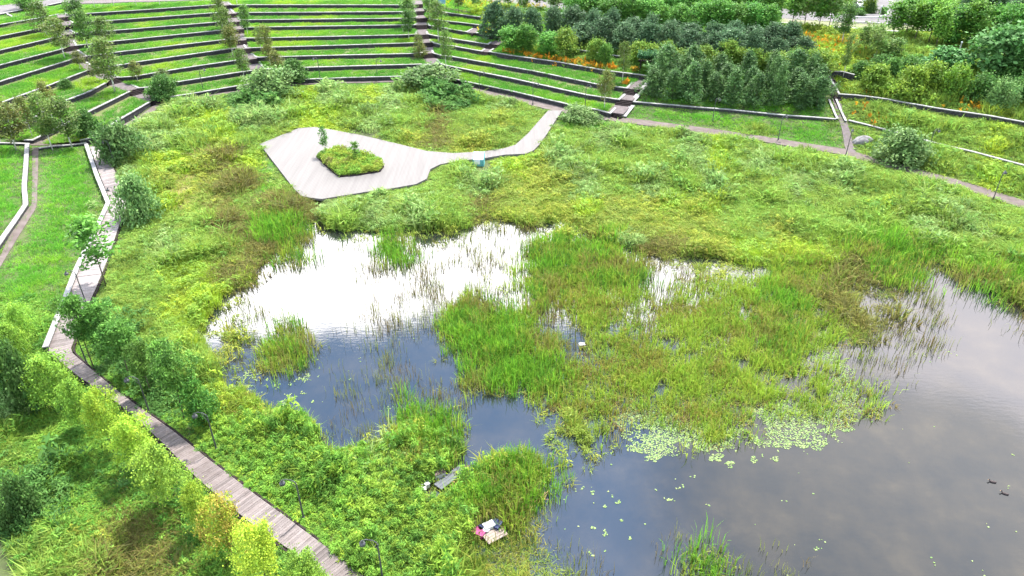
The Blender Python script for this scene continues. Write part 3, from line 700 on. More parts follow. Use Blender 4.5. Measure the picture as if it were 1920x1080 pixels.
# ------------------------------------------------------------------ birches on the terraces
GB = 'birches along the terrace stairways'
for key, bx, by, ty, w, lab in (
 ('birch',91,76,2,42,'tall full birch left of the stair head under the promenade wall'),
 ('birch',122,110,33,52,'broad birch overhanging the upper flight of the leftmost stairway'),
 ('green_birch',150,52,-4,40,'green birch at the top right of the leftmost stairway'),
 ('green_birch',168,97,20,36,'dark green birch right of the leftmost stairway, beside two others'),
 ('birch',202,92,32,38,'upright birch right of the dark green birch on the upper terraces'),
 ('birch',216,172,70,64,'largest olive birch, at the bend of the leftmost stairway'),
 ('brown_birch',151,130,96,24,'small thin brown birch on the left side of the stair bend'),
 ('brown_birch',187,153,114,26,'small dark brown birch leaning into the leftmost stairway'),
 ('brown_birch',259,154,114,24,'small brownish birch alone right of the largest olive birch'),
 ('birch',307,152,128,24,'tiny thin birch above the dark round shrub on the terraces'),
 ('brown_birch',100,226,153,32,'brown birch at the back of the left terrace birch cluster'),
 ('birch',99,282,176,50,'leaning birch with long white trunk beside the boardwalk lawn'),
 ('brown_birch',61,256,182,36,'brown birch with white trunk, second from the left edge cluster'),
 ('birch',136,279,184,64,'big olive birch standing before the dark shrub at the boardwalk head'),
 ('brown_birch',31,282,194,62,'large brown birch at the left edge above the leftmost lawn'),
 ('brown_birch',2,268,168,40,'brown birch cut by the left picture edge'),
 ('birch',420,62,-6,32,'upper birch left of the second stairway'),
 ('birch',432,92,15,34,'tall birch left of the second stairway, between two paler ones'),
 ('brown_birch',437,106,50,36,'yellowish birch on the left side of the second stairway'),
 ('birch',459,150,90,28,'narrow birch at the foot of the second stairway, left side'),
 ('green_birch',465,66,9,24,'slender green birch just right of the second stairway'),
 ('birch',490,97,50,22,'thin birch right of the second stairway, beside a paler birch'),
 ('brown_birch',505,114,48,28,'pale birch in the pair right of the second stairway'),
 ('brown_birch',507,122,84,20,'small yellow birch below the pair right of the second stairway'),
 ('brown_birch',521,140,95,28,'yellow brown birch above the dark shrub right of the second stairway'),
 ('green_birch',765,44,-6,34,'green birch at the top left of the third stairway'),
 ('green_birch',767,74,20,26,'narrow green birch halfway up, left of the third stairway'),
 ('brown_birch',784,99,64,20,'small yellowish birch left of the third stairway'),
 ('brown_birch',790,127,78,26,'bright yellow green birch at the foot of the third stairway'),
 ('green_birch',806,34,-10,30,'birch with bright white trunk right of the third stairway top'),
 ('birch',822,78,2,38,'broad birch right of the third stairway on the upper treads'),
 ('birch',837,133,56,30,'tall birch with white trunk right of the third stairway foot'),
 ('birch',1167,153,77,26,'pale birch beside the pergola at the stairway top'),
 ('brown_birch',1133,203,132,30,'left birch of the close pair by the brown stairway'),
 ('birch',1142,192,136,28,'right birch of the close pair by the brown stairway'),
 ('birch',1580,147,64,26,'slim pale birch by the wall above the stepped path'),
 ('green_birch',1578,82,4,36,'dark crowned tree with white trunk on the lawn by the parking')):
    plant(key, bx, by, ty, w, lab, GB)
for i, (bx, by) in enumerate(((178,15),(214,13),(256,11),(300,10),(445,9),(52,14))):
    plant('birch', bx, by, by-75, 26, f"birch with thin white trunk cut by the top edge, {NTH[i] if i < 5 else 'leftmost'} along the upper lawn" if i < 5 else "young birch with white trunk beyond the promenade at top left", 'birches of the upper lawn')
plant('broad', 51, 19, -6, 34, "small round dark tree standing at the promenade wall", None)

# ------------------------------------------------------------------ willows, broadleaf band, small flowering trees, hedge, pines
jr = np.random.default_rng(5)
def row(key, xs, y0, y1, hpx, wpx, lab, group, jy=2.5, jx=3):
    n = len(xs)
    for i, x in enumerate(xs):
        t = i/(max(1, n-1)); by = y0+(y1-y0)*t+jr.uniform(-jy, jy)
        plant(key, x+jr.uniform(-jx, jx), by, by-hpx*jr.uniform(.76, 1.18), wpx*jr.uniform(.8, 1.22), lab.format(NTH[i]), group)
plant('willow', 925, 74, 8, 46, 'large grey green willow at the left end of the willow band', 'grey green willows')
row('willow', np.arange(962, 1500, 37), 62, 96, 48, 44, "grey green willow, {} from left in the back row of willows", 'grey green willows')
row('willow', np.arange(1092, 1480, 40), 86, 118, 50, 46, "grey green willow, {} from left in the front row of willows", 'grey green willows')
row('willow', [1478,1506], 104, 112, 40, 44, "grey green willow, {} in the right end pair by the wall", 'grey green willows')
row('broad', np.arange(1078, 1450, 33), 42, 62, 54, 46, "bright green tree, {} from left in the near row behind the willows", 'bright trees behind the willows')
row('broad', np.arange(1075, 1440, 36), 26, 40, 56, 46, "bright green tree, {} from left in the far row behind the willows", 'bright trees behind the willows')
for x, y, ty, w, lab in ((860,26,-22,26,'thin young tree with bare trunk among yellow flowers, leftmost'), (893,21,-24,26,'thin young tree with bare trunk among yellow flowers, second'), (953,18,-26,30,'young tree by the far road, left of the willows'), (983,26,-20,30,'young tree by the far road, above the willow band'), (1012,16,-26,40,'tree by the far road at the top edge'), (1042,24,-18,44,'tree with dense crown by the far road bend')):
    plant('small_sparse', x, y, ty, w, lab, 'young trees by the far road')
for x, y, ty, w, lab in ((960,97,50,46,'low green tree at the left end of the flower wall'), (985,99,48,44,'second low green tree above the orange flower wall'), (1027,103,60,44,'third low green tree above the orange flower wall'), (1060,106,56,40,'low tree with yellow tips above the orange flower wall'), (1117,116,76,36,'small round tree between flower wall and willows'), (1134,124,82,26,'small narrow tree left of the pale birch by the pergola')):
    plant('lime_small' if x in (1060, 1117) else 'broad', x, y, ty, w, lab, 'low trees above the flower wall')
row('lime_small', np.arange(1196, 1346, 25), 118, 130, 40, 38, "yellow green low tree, {} from left in the hedge behind the pines", 'yellow green hedge trees')
row('lime_small', np.arange(1366, 1545, 25), 124, 142, 40, 38, "yellow green low tree, {} from left in the right hedge part", 'yellow green hedge trees')
GP = 'pines of the dark grove'
for nm, ys, xs, h in (('front', (182, 202), (1222,1258,1296,1338,1374,1414,1456,1496,1530), 62), ('middle', (166, 182), (1236,1280,1322,1362,1404,1446,1490,1530), 60), ('back', (146, 162), (1246,1296,1348,1400,1442,1482,1520), 56)):
    row('pine', xs, ys[0], ys[1], h, 47, "dark blue green pine, {} from left in the %s row of the grove" % nm, GP)

# ------------------------------------------------------------------ right-hand slope
GR = 'shrubs on the right slope'
for key, x, y, ty, w, lab in (('lime_bush',1640,168,122,56,'lime green shrub at the left end of the slope shrub belt'), ('mid_bush',1612,142,116,34,'dark small shrub right of the slim pale birch'), ('mid_bush',1668,150,110,40,'mid green shrub behind the lime shrub of the slope'), ('lime_bush',1706,182,128,60,'big yellow green shrub in the centre of the slope belt'), ('lime_bush',1744,170,118,58,'lime shrub behind the big central one on the slope'), ('lime_bush',1786,184,124,56,'tall pale lime shrub right of the slope centre'), ('mid_bush',1836,188,140,60,'rounded green shrub right half of the slope belt'), ('silver_bush',1872,204,150,56,'greyish shrub near the right end of the slope belt'), ('mid_bush',1918,190,138,56,'green shrub cut by the right edge on the slope'), ('mid_bush',1700,140,108,50,'green shrub at the rear of the slope belt'), ('mid_bush',1650,134,104,46,'green shrub below the small sparse trees'), ('mid_bush',1892,158,116,60,'dark shrub under the big leaved tree'), ('mid_bush',1950,168,110,60,'shrub just beyond the right edge')):
    plant(key, x, y, ty, w, lab, GR)
GT = 'trees at the right above the slope'
for key, x, y, ty, w, lab in (('bigleaf',1868,146,56,116,'large big leaved tree with pale leaf clumps on the right slope'), ('bigleaf',1764,138,90,70,'smaller big leaved tree left of the large one'),
  ('poplar',1672,74,4,46,'lime poplar with dark trunk, leftmost on the lawn beyond the slope'), ('poplar',1697,68,-6,50,'lime poplar, second on the lawn beyond the slope'), ('poplar',1714,78,4,48,'lime poplar with full crown, third on the lawn'), ('poplar',1740,83,-2,56,'lime poplar with broad crown, fourth on the lawn'), ('poplar',1753,92,14,40,'lime poplar with short dark trunk, nearest of the lawn group'),
  ('broad',1786,86,14,58,'round green tree at the left of the dense right wood'), ('poplar',1812,92,2,54,'tall bright poplar before the dense right wood'), ('broad',1842,84,14,50,'bright tree between poplar and right edge wood'), ('broad',1888,92,8,70,'wide bright tree near the upper right corner'), ('broad',1930,90,4,70,'bright tree cut by the right picture edge'),
  ('willow',1855,52,-18,64,'dark tree behind the bright ones, upper right, left of two'), ('willow',1900,44,-26,70,'dark tree behind the bright ones in the upper right corner'), ('willow',1815,48,-14,52,'dark tree at the road side, upper right'),
  ('small_sparse',1619,98,48,36,'small sparse tree left of three on the herb slope'), ('small_sparse',1640,112,50,44,'small sparse tree middle of three on the herb slope'), ('small_sparse',1674,111,74,40,'crooked small tree right of three on the herb slope'), ('small_sparse',1657,105,78,28,'thin small tree between two larger on the herb slope'),
  ('poplar',1446,40,-36,46,'leaning tree with dark trunk left of the garden path'), ('poplar',1484,51,-26,40,'roadside tree with thin trunk, first right of the garden path'), ('small_sparse',1507,53,-40,60,'roadside tree with thick dark trunk, second right of the garden path'), ('poplar',1534,56,-26,44,'roadside tree with two colour crown, third by the parking'), ('small_sparse',1553,56,-34,52,'roadside tree with airy grey crown, fourth by the parking')):
    plant(key, x, y, ty, w, lab, GT)
for x, y, ty, w, lab in ((1461,36,25,10,'small clipped ball shrub by the leaning roadside tree'), (1531,55,46,8,'small clipped ball shrub at the foot of a roadside tree'), (1590,59,49,9,'small clipped ball shrub at the kerb end'), (1655,26,13,14,'round shrub on the traffic island tip'), (1630,24,5,22,'green shrub on the traffic island'), (1612,28,18,20,'low shrub below the parked white car')):
    plant('dark_bush', x, y, ty, w, lab, 'clipped shrubs by the parking')
for x, y, ty, w, lab in ((1628,22,-14,26,'small tree on the traffic island'), (1578,14,-30,40,'tree left of the parked white car')):
    plant('lime_small', x, y, ty, w, lab)

# ------------------------------------------------------------------ boardwalk trees
GA = 'dark ash trees along the boardwalk'
for key, x, y, ty, w, lab in (('ash',176,690,556,58,'dark ash tree overlapping the boardwalk bend, farthest of its row'), ('ash',211,684,566,76,'broad ash tree second in the row beside the boardwalk'), ('ash',245,712,604,70,'bright topped ash tree third in the row beside the boardwalk'), ('ash',285,742,640,50,'slender ash tree hidden between two larger ones'), ('ash',346,787,636,76,'tallest ash tree with clear trunk at the row end')):
    plant(key, x, y, ty, w, lab, GA)
plant('broad', 383, 798, 716, 52, 'small green tree right of the ash row at the pond margin')
plant('sapling', 199, 536, 408, 78, 'tall thin airy tree in front of the boardwalk and lawn wall')
GM = 'lime maples along the boardwalk'
for key, x, y, ty, w, lab in (('green_maple',118,772,672,86,'green maple at the boardwalk bend, first of the maple row'), ('green_maple',163,806,716,66,'small green maple second in the row along the boardwalk'), ('maple',215,850,734,70,'lime yellow maple third in the row along the boardwalk'), ('maple',270,890,786,80,'lime yellow maple fourth in the row along the boardwalk'), ('green_maple',320,952,838,96,'wide light green maple overhanging the brown boardwalk'), ('maple',384,998,906,66,'compact lime ball maple between green and orange maples'), ('orange_maple',440,1056,938,92,'orange tinted maple beside the boardwalk edge'), ('maple',505,1110,988,92,'bright yellow maple at the bottom edge by the boardwalk'), ('green_maple',582,1124,1042,92,'green maple cut by the bottom edge beside the boardwalk'),
  ('green_maple',48,704,610,64,'light green tree on the left near the lawn corner'), ('green_maple',56,650,572,54,'small tree behind others at the lower lawn corner'), ('green_maple',14,742,654,60,'light green tree cut by the left edge')):
    plant(key, x, y, ty, w, lab, GM)
GD = 'round shrubs around the wetland'
for key, x, y, ty, w, lab in (('dark_bush',62,768,648,70,'dark grey green tall shrub left of the boardwalk bend'), ('silver_bush',28,784,734,58,'pale leafy low shrub at the left edge below the dark shrub'), ('dark_bush',52,976,904,66,'dark shrub alone in the herbs at lower left'), 
  ('silver_bush',510,180,131,104,'wide silvery shrub mound by the second stairway foot'), ('dark_bush',553,150,112,48,'dark shrub behind the silvery mound by the stairway'), ('silver_bush',797,163,124,112,'wide shrub mound below the third stairway'), ('silver_bush',1086,226,197,72,'flat shrub mound at the top of the plaza walkway'), ('dark_bush',306,181,142,54,'dark round shrub at the foot of the leftmost stairway'), ('dark_bush',172,260,208,52,'dark round shrub at the head of the boardwalk'), ('silver_bush',226,302,230,84,'silvery shrub right of the boardwalk head'), ('silver_bush',268,412,332,78,'silvery shrub right of the boardwalk elbow'), ('silver_bush',1690,303,246,100,'large silvery mound beside the lakeside path at right'), ('mid_bush',125,166,148,24,'small green shrub on a left terrace tread'), ('mid_bush',93,240,222,26,'bright small shrub among the left birches')):
    plant(key, x, y, ty, w, lab, GD)
plant('sapling', 612, 290, 238, 18, 'bare stemmed sapling at the left of the planted island')
plant('sapling', 668, 303, 266, 20, 'leafy sapling in the middle of the planted island')

# ------------------------------------------------------------------ lamps
def lamp_proto():
    r_ = link('street_lamp', None); b = MB(); b.tube([(0, 0, 0), (0, 0, 3.5)], [.065, .045], 8); b.tube([(0, 0, 0), (0, 0, .35)], [.11, .10], 8); b.build('pole', M_METAL, r_)
    b = MB(); b.tube([(0, 0, 3.3), (.05, 0, 3.62), (.3, 0, 3.82), (.65, 0, 3.86), (.95, 0, 3.72)], [.04, .038, .035, .032, .03], 6); b.tube([(0, 0, 3.05), (.22, 0, 3.35), (.42, 0, 3.8)], .02, 5); b.build('arm', M_METAL, r_)
    b = MB(); b.tube([(.95, 0, 3.72), (.95, 0, 3.60), (.95, 0, 3.5), (.95, 0, 3.36)], [.05, .09, .19, .20], 10); b.build('lamp_shade', M_METAL, r_)
    b = MB(); b.tube([(.95, 0, 3.36), (.95, 0, 3.27)], [.15, .07], 10); b.build('bulb_glass', plain('lamp_glass', (.7, .72, .75), .3), r_)
    return r_
LP = lamp_proto(); first = True
def dup(root):
    r_ = root.copy(); COL.objects.link(r_)
    for ch in root.children: c = ch.copy(); COL.objects.link(c); c.parent = r_
    return r_
for x, y, yaw, lab in ((230,405,170,'slim dark lamp at the boardwalk elbow'), (162,570,175,'slim dark lamp halfway along the pale boardwalk'), (163,682,170,'slim dark lamp just below the boardwalk bend'), (281,776,180,'dark lamp between the ash trunks'), (407,846,175,'dark lamp among herbs right of the maples'), (570,975,175,'clear dark lamp among bright herbs by the brown boardwalk'), (718,1090,175,'dark lamp at the bottom edge beside the boardwalk'), (216,312,160,'dark lamp beside the silvery shrub at the boardwalk head'),
   (708,149,20,'slim lamp on the lowest centre terrace'), (600,146,160,'slim lamp on the lowest terrace, left of centre'), (899,173,20,'slim lamp on the lowest terrace right of the third stairway'), (999,196,20,'slim lamp on the lowest right terrace'), (1097,202,30,'slim lamp behind the flat shrub mound'), (1336,228,30,'slim lamp on the grass below the pine wall, left'), (1459,262,30,'slim lamp on the grass below the pine wall, right'), (1586,291,60,'slim lamp where the stepped path meets the lakeside path'), (1862,374,40,'slim lamp on the lakeside path near the right edge'), (381,168,20,'slim lamp on the lowest terrace left of the second stairway'), (1738,290,20,'slim lamp right of the large silvery mound'), (824,78,10,'arched lamp on the upper right treads')):
    o = LP if first else dup(LP); first = False
    o.location = hit(x, y)-Vector((0, 0, .03)); o.rotation_euler = (0, 0, R(yaw)); tag(o, lab, 'lamp', 'arched path lamps')

# ------------------------------------------------------------------ small things
def thing_at(name, x, y, label, cat, group=None, yaw=0, z=None):
    p = hit(x, y) if z is None else Vector((*G(x, y, z), z))
    r_ = link(name, None); r_.location = p; r_.rotation_euler = (0, 0, yaw); tag(r_, label, cat, group); return r_
M_TEAL = plain('teal_paint', (.10, .34, .36), .5); M_PANEL = plain('pale_panel', (.62, .66, .70), .4); M_FOAM = plain('white_foam', (.45, .445, .44), .8)
M_PINK = plain('magenta_plastic', (.32, .03, .15), .5); M_NAVY = plain('navy_plastic', (.02, .03, .09), .35); M_GREYP = plain('grey_plank', (.105, .112, .125), .85); M_BROWN = plain('brown_lid', (.10, .07, .065), .6)
M_TAN = plain('tan_board', (.26, .205, .175), .8); M_STRAW = plain('straw', (.42, .26, .12), .9); M_ROCK = noisy('grey_rock', [(.3, (.10, .095, .095)), (.7, (.26, .25, .25))], 2.5, 7, .9, .8)
k = thing_at('metal_cabinet', 898, 309, "turquoise box with sloping pale front beside the pale plaza", 'cabinet', yaw=R(-4))
b = MB()
for sx in (-.78, .70): b.hexa([(sx, -.75, 0), (sx+.08, -.75, 0), (sx+.08, .75, 0), (sx, .75, 0)], [(sx, -.75, 1.1), (sx+.08, -.75, 1.1), (sx+.08, .75, 1.75), (sx, .75, 1.75)])
b.build('side_panel', M_TEAL, k)
b = MB(); b.hexa([(-.69, -.70, .05), (.69, -.70, .05), (.69, .70, .05), (-.69, .70, .05)], [(-.69, -.70, 1.0), (.69, -.70, 1.0), (.69, .70, 1.62), (-.69, .70, 1.62)]); b.build('body', M_TEAL, k)
b = MB(); b.hexa([(-.69, -.70, 1.01), (.69, -.70, 1.01), (.69, .70, 1.63), (-.69, .70, 1.63)], [(-.69, -.70, 1.06), (.69, -.70, 1.06), (.69, .70, 1.68), (-.69, .70, 1.68)]); b.build('lid', M_PANEL, k)
b = MB(); b.hexa([(-.62, -.73, .35), (.25, -.73, .35), (.25, -.71, .35), (-.62, -.71, .35)], [(-.62, -.73, .98), (.25, -.73, .98), (.25, -.71, .98), (-.62, -.71, .98)]); b.build('front_panel', M_PANEL, k)
def foam(x, y, lx, ly, h, yaw, label, lid=None, name='foam_box', cat='box', mat=None, z=.12):
    k = thing_at(name, x, y, label, cat, 'litter by the water', yaw, z=z); b = MB(); b.box(0, 0, 0, h, lx, ly, taper=1.06)
    b.build('body', mat or M_FOAM, k); b = MB(); b.box(0, 0, h+.004, h+.07, lx*1.1, ly*1.1); b.build('lid', lid or M_FOAM, k); return k
foam(824,893,.75,.55,.45,R(25),"white foam box with brown lid by the grey plank", M_BROWN)
foam(798,913,.5,.4,.30,R(35),"white foam block nearer the grey plank, in the narrow inlet"); foam(793,921,.45,.45,.3,R(10),"white foam block at the left end of the narrow inlet")
foam(917,992,.7,.5,.4,R(30),"white foam box in the litter heap beside a tan board"); foam(1091,650,.5,.35,.25,R(5),"lone white foam block floating among the reeds", z=.02)
foam(931,989,.62,.6,.35,R(60),"dark blue plastic bag in the litter heap at the water", M_NAVY, 'plastic_bag', 'bag', M_NAVY); foam(905,994,.5,.4,.3,R(20),"navy bag between magenta crate and white bucket", M_NAVY, 'plastic_bag', 'bag', M_NAVY)
foam(899,1002,.75,.6,.3,R(-30),"magenta crate at the left of the litter heap", M_PINK, 'plastic_crate', 'crate', M_PINK)
k = thing_at('bucket', 912, 999, "round white bucket in the litter heap", 'bucket', 'litter by the water', z=.1); b = MB(); b.tube([(0, 0, 0), (0, 0, .36)], [.17, .22], 14); b.build('body', M_FOAM, k); b = MB(); b.tube([(0, 0, .361), (0, 0, .40)], [.235, .235], 14); b.build('rim', M_PANEL, k)
def board(x, y, lx, ly, yaw, mat, label, z=.16):
    p = G(x, y, z); b = MB(); n = max(2, int(ly/.22))
    for i in range(n): b.box(0, -ly/2+ly*(i+.5)/n, 0, .05, lx, ly/n-.02)
    o = b.build('wooden_board', mat); o.location = (*p, z); o.rotation_euler = (0, 0, yaw); tag(o, label, 'board', 'litter by the water')
board(845,895,2.6,.8,R(48),M_GREYP,"grey plank lying across the narrow inlet",.22); board(811,899,1.5,.4,R(40),M_BROWN,"dark wooden board beside the box with brown lid",.18); board(928,1003,1.5,.9,R(33),M_TAN,"tan white board at the front of the litter heap",.3)
sr = np.random.default_rng(2)
for x, y, n, lab in ((918,980,60,'orange brown dead reed pile behind the litter heap'), (862,895,40,'straw coloured dead reeds at the end of the grey plank'), (985,952,50,'dead reed stalks along the peninsula edge')):
    p = G(x, y, .1); b = MB()
    for i in range(n):
        a = sr.uniform(0, 6.28) if y < 950 or y > 960 else R(35)+sr.normal(0, .25); L_ = sr.uniform(.4, 1.1); cx, cy = sr.normal(0, .55, 2)
        if 950 < y < 960: s_ = sr.uniform(-2.2, 2.2); cx, cy = s_*.75+sr.normal(0, .1), s_*.62+sr.normal(0, .1)
        zz_ = sr.uniform(.03, .22); b.tube([(cx-L_*math.cos(a)/2, cy-L_*math.sin(a)/2, zz_), (cx+L_*math.cos(a)/2, cy+L_*math.sin(a)/2, zz_+sr.normal(0, .04))], .022, 3)
    o = b.build('reed_pile', M_STRAW); o.location = (*p, 0.02); tag(o, lab, 'dead reeds', kind='stuff')
import bmesh
def rock(x, y, s_, label):
    bm = bmesh.new(); bmesh.ops.create_icosphere(bm, subdivisions=3, radius=1)
    for v in bm.verts:
        n_ = float(fbm(v.co.x*1.3+5, v.co.y*1.3+v.co.z*.9, 8)); v.co *= .75+.5*n_; v.co.x *= s_[0]; v.co.y *= s_[1]; v.co.z *= s_[2]
    me = bpy.data.meshes.new('boulder'); bm.to_mesh(me); bm.free(); me.materials.append(M_ROCK)
    o = link('boulder', me); o.location = hit(x, y); tag(o, label, 'boulder')
rock(1617, 266, (1.6, 1.0, .9), "grey boulder beside the stepped path near the silvery mound")
# dark waterfowl on the open water
def duck(x, y, yaw, label):
    bm = bmesh.new(); bmesh.ops.create_uvsphere(bm, u_segments=14, v_segments=10, radius=1)
    for v in bm.verts:
        c = v.co; t = c.x; v.co = Vector((t*.26, c.y*.11*(1-.25*t*t), .05+c.z*.085+(.07*max(0, -t-.45)) ))
        if t > .62: v.co.z += .30*(t-.62); v.co.y *= .75
    bmesh.ops.create_uvsphere(bm, u_segments=10, v_segments=8, radius=.055, matrix=Matrix.Translation((.25, 0, .19)))
    me = bpy.data.meshes.new('duck'); bm.to_mesh(me); bm.free(); me.materials.append(M_DUCK)
    for p in me.polygons: p.use_smooth = True
    o = link('duck', me); o.location = (*G(x, y, 0), -.02); o.rotation_euler = (0, 0, yaw); tag(o, label, 'duck', 'ducks on the pond')
    b = MB(); b.tube([(.29, 0, .185), (.36, 0, .175)], [.02, .008], 5); b.build('bill', M_STRAW, o)
M_DUCK = plain('dark_plumage', (.035, .025, .025), .7)
duck(1861, 904, R(160), "dark duck swimming alone, left of the pair"); duck(1884, 926, R(150), "dark duck with raised head, right of the pair")
# pergola under dark vines
pz = hit(1213, 139); k = link('pergola', None); k.location = pz; tag(k, "dark timber pergola overgrown by climbers beside the pines", 'pergola')
k.rotation_euler = (0, 0, R(-12))
for sx in (-1.35, 1.35):
    for sy in (0, 2.2): b = MB(); b.box(sx, sy, 0, 2.3, .18, .18); b.build('post', M_STEP, k)
for sy in (0, 2.2): b = MB(); b.box(0, sy, 2.302, 2.5, 3.6, .16); b.build('beam', M_STEP, k)
b = MB()
for i in range(9): b.box(-1.6+i*.4, 1.1, 2.502, 2.6, .08, 3.0)
b.build('roof_slats', M_BROWN, k)
r = np.random.default_rng(12); P = np.stack([r.uniform(-2, 1.9, 1600), r.uniform(.2, 2.6, 1600), 2.75+np.abs(r.normal(0, .45, 1600))], 1)
V, T = leaf_quads(P, .24, r, .7); link('vine', mesh_tris('vine', V, T, M_LEAF, np.repeat(np.array((.035, .095, .04))*r.uniform(.7, 1.6, (1600, 1)), 4, 0)), k)
# car, sign board, posts
M_CARW = noisy('white_car_paint', [(.3, (.72, .73, .74)), (.7, (.78, .79, .80))], 1, 2, .25, 0, .6); M_GLASS = plain('dark_glass', (.02, .022, .025), .1); M_TYRE = plain('tyre', (.02, .02, .02), .9)
def car(x, y, yaw, label):
    k = thing_at('parked_car', x, y, label, 'car', 'cars parked beyond the trees', yaw)
    prof = [(-2.1, .35), (-2.15, .75), (-1.9, .95), (-1.35, 1.02), (-.75, 1.45), (.65, 1.48), (1.45, 1.05), (2.1, .92), (2.2, .6), (2.1, .32)]
    b = MB(); n = len(prof); V = []
    for s_ in (-1, 1): V += [(px_, s_*(.86 if z_ < 1.1 else .68), z_) for px_, z_ in prof]
    b.add(V, [tuple(range(n-1, -1, -1)), tuple(range(n, 2*n))]+[(i, (i+1) % n, n+(i+1) % n, n+i) for i in range(n)]); body = b.build('body', M_CARW, k)
    b = MB(); b.add([(1.42, -.66, 1.085), (1.42, .66, 1.085), (.72, .6, 1.475), (.72, -.6, 1.475)], [(0, 1, 2, 3)]); b.build('windscreen', M_GLASS, k)
    b = MB(); b.add([(-1.30, .66, 1.075), (-1.30, -.66, 1.075), (-.80, -.6, 1.44), (-.80, .6, 1.44)], [(0, 1, 2, 3)]); b.build('rear_window', M_GLASS, k)
    for s_ in (-1, 1):
        b = MB(); b.add([(-1.1, s_*.865, 1.06), (1.2, s_*.865, 1.06), (.6, s_*.70, 1.43), (-.7, s_*.70, 1.43)], [(0, 1, 2, 3)]); b.build('side_window', M_GLASS, k)
        for wx in (-1.35, 1.35):
            b = MB(); b.tube([(wx, s_*.72, .32), (wx, s_*.90, .32)], .32, 14); w_ = b.build('wheel', M_TYRE, k)
            b = MB(); b.tube([(wx, s_*.90, .32), (wx, s_*.915, .32)], .19, 10); b.build('rim', M_PANEL, w_)
        b = MB(); b.box(2.17, s_*.6, .62, .78, .08, .34); b.build('headlight', M_PANEL, k)
car(1606, 13, R(100), "white car parked between the trees at top right"); car(1372, 4, R(15), "white car partly hidden at the top edge behind trees"); car(1622, 3, R(100), "white car farther back beside the parked white one")
k = thing_at('sign_board', 828, 13, "blue board on posts at the top edge right of the stairs", 'sign'); b = MB()
b.box(0, 0, .7, 2.6, 1.9, .08); b.build('board', plain('blue_board', (.16, .32, .48), .5), k)
for sx in (-.85, .85): b = MB(); b.tube([(sx, .08, 0), (sx, .08, 2.7)], .05, 8); b.build('post', M_PANEL, k)
for x, y, h, lab in ((1646,41,3.2,'short leaning white post by the road'), (1430,16,9,'tall white mast at the road left of the trees'), (1589,8,8,'tall white mast beside the parked car'), (1795,107,2.6,'pale post on the lawn before the right wood')):
    k = thing_at('light_mast', x, y, lab, 'post', 'white posts by the road'); b = MB(); b.tube([(0, 0, 0), (0, 0, h)], [.11, .08], 8); b.build('pole', M_KERB, k); b = MB(); b.tube([(0, 0, h+.002), (0, 0, h+.12)], [.16, .12], 8); b.build('cap', M_PANEL, k)

# ================================================================== ground vegetation (uncountable: stuff)
# plan of the planting: one letter per patch of ground, read where the patch lies
MAP = """
GGGGGGGGGGGG GGGGGGGGyyfy DDDDDDDDDDDD DGGGGGGGDDDD
GGGGGGGGGGGG GGGGGGGGGGyg DDDDDDDDDDDD DGGGGGGGDDDD
GGGGGGGGGGGG GGGGGGGGGGGG gGGgDDDDDDDD DfffgDgyyGDD
GGGGGGGGGGGG GGGGGGGGGGGG GGGgDDDDDDDD DDyygggggDDD
GGGGGGGsgsgd dgysgysgddgs gGGGGGGGGGGG GGGyggDggDgg
GGGGGggsgyys sgyygsggbggo ggGGGGGGGGGG GGGggggggggg
GGGGGsssggyg goyyppgoboog ggggsgggsygg GGGGggggggyg
GGGGGsgyyoby Gggggggggggy yosgggggsygs gggyggggggyg
GGGGGsgotobb Ggggggggggso ooosggsggsgg gsgsggggygyg
GGGGGsyytobg bbbsgsgsggbo oooyoooyoygg gggggyggsggg
GGGGGgggggbb RRwggsgsggww wwowoooooogg oggggggsgsgg
GGGGGggsgggb bR..wwRwwwww wRRRRsbbooyy yyyrRRRRgggg
GGGGgggyyybb w....wwwwwww rRRRRRw.woyr rrrbbRRw.RRR
GGGGggggyyyw .......wwwww wRrrrrwwrrrr RRrbbbww...R
DDGGgggyyyww w....wwwwRRR rwwrrwwrrrrr Rrrbbbww...w
DDDGDdggyyow wR...ww..RRR Rrwwrrwrrrrr Rrrrbwww....
DDDDDdggggyw rR...ww..wRR RRwwrrrrrrrr rrlkwww.....
DDDDDDdggygk kkk.www...RR RRrrrrrrrrrr rrrlw.......
DDDDDDDdDgyk kkk..wwww... rrrrrrrrrrrr rrrlr.......
DDDDDDDDDmyy gk..wwwRRw.. wooorlllrrrl llllk.......
gDDDDDDDDmmm mmmwwwwoRRw. .ooowklllllk llk.........
gDDDDDdDDDmm mmmmmsmmmm.R R.w...kk..kk ............
DdDDDDDDDDDm mmmmmmmm..RR R...k..k.... ............
dddDDbDDDDDD mmmmmmmmmRRR R...k....... ............
dDDDobbbDDDD DmmmmmmmmmRR u...kk...... ............
gDggobbbDDDD Dommmmmmm.uu uw..k.k..... ............
ggggbbbbbDDD DDDmmmmmm.uu uuww....wRw. w...........
"""
GRID = [list(l.replace(' ', '')) for l in MAP.strip().split('\n')]
assert all(len(g) == 48 for g in GRID), [len(g) for g in GRID]
GRID = np.array(GRID)
def letters(x, y, zl=.95):
    wx = (fbm(x*.45, y*.45, 21)-.5)*3.2+(fbm(x*1.7, y*1.7, 31)-.5)*1.6; wy = (fbm(x*.45, y*.45, 23)-.5)*4.2+(fbm(x*1.7, y*1.7, 33)-.5)*2.0
    px, py = proj(x+wx, y+wy, zl)
    return GRID[np.clip((py/40).astype(int), 0, 26), np.clip((px/40).astype(int), 0, 47)]

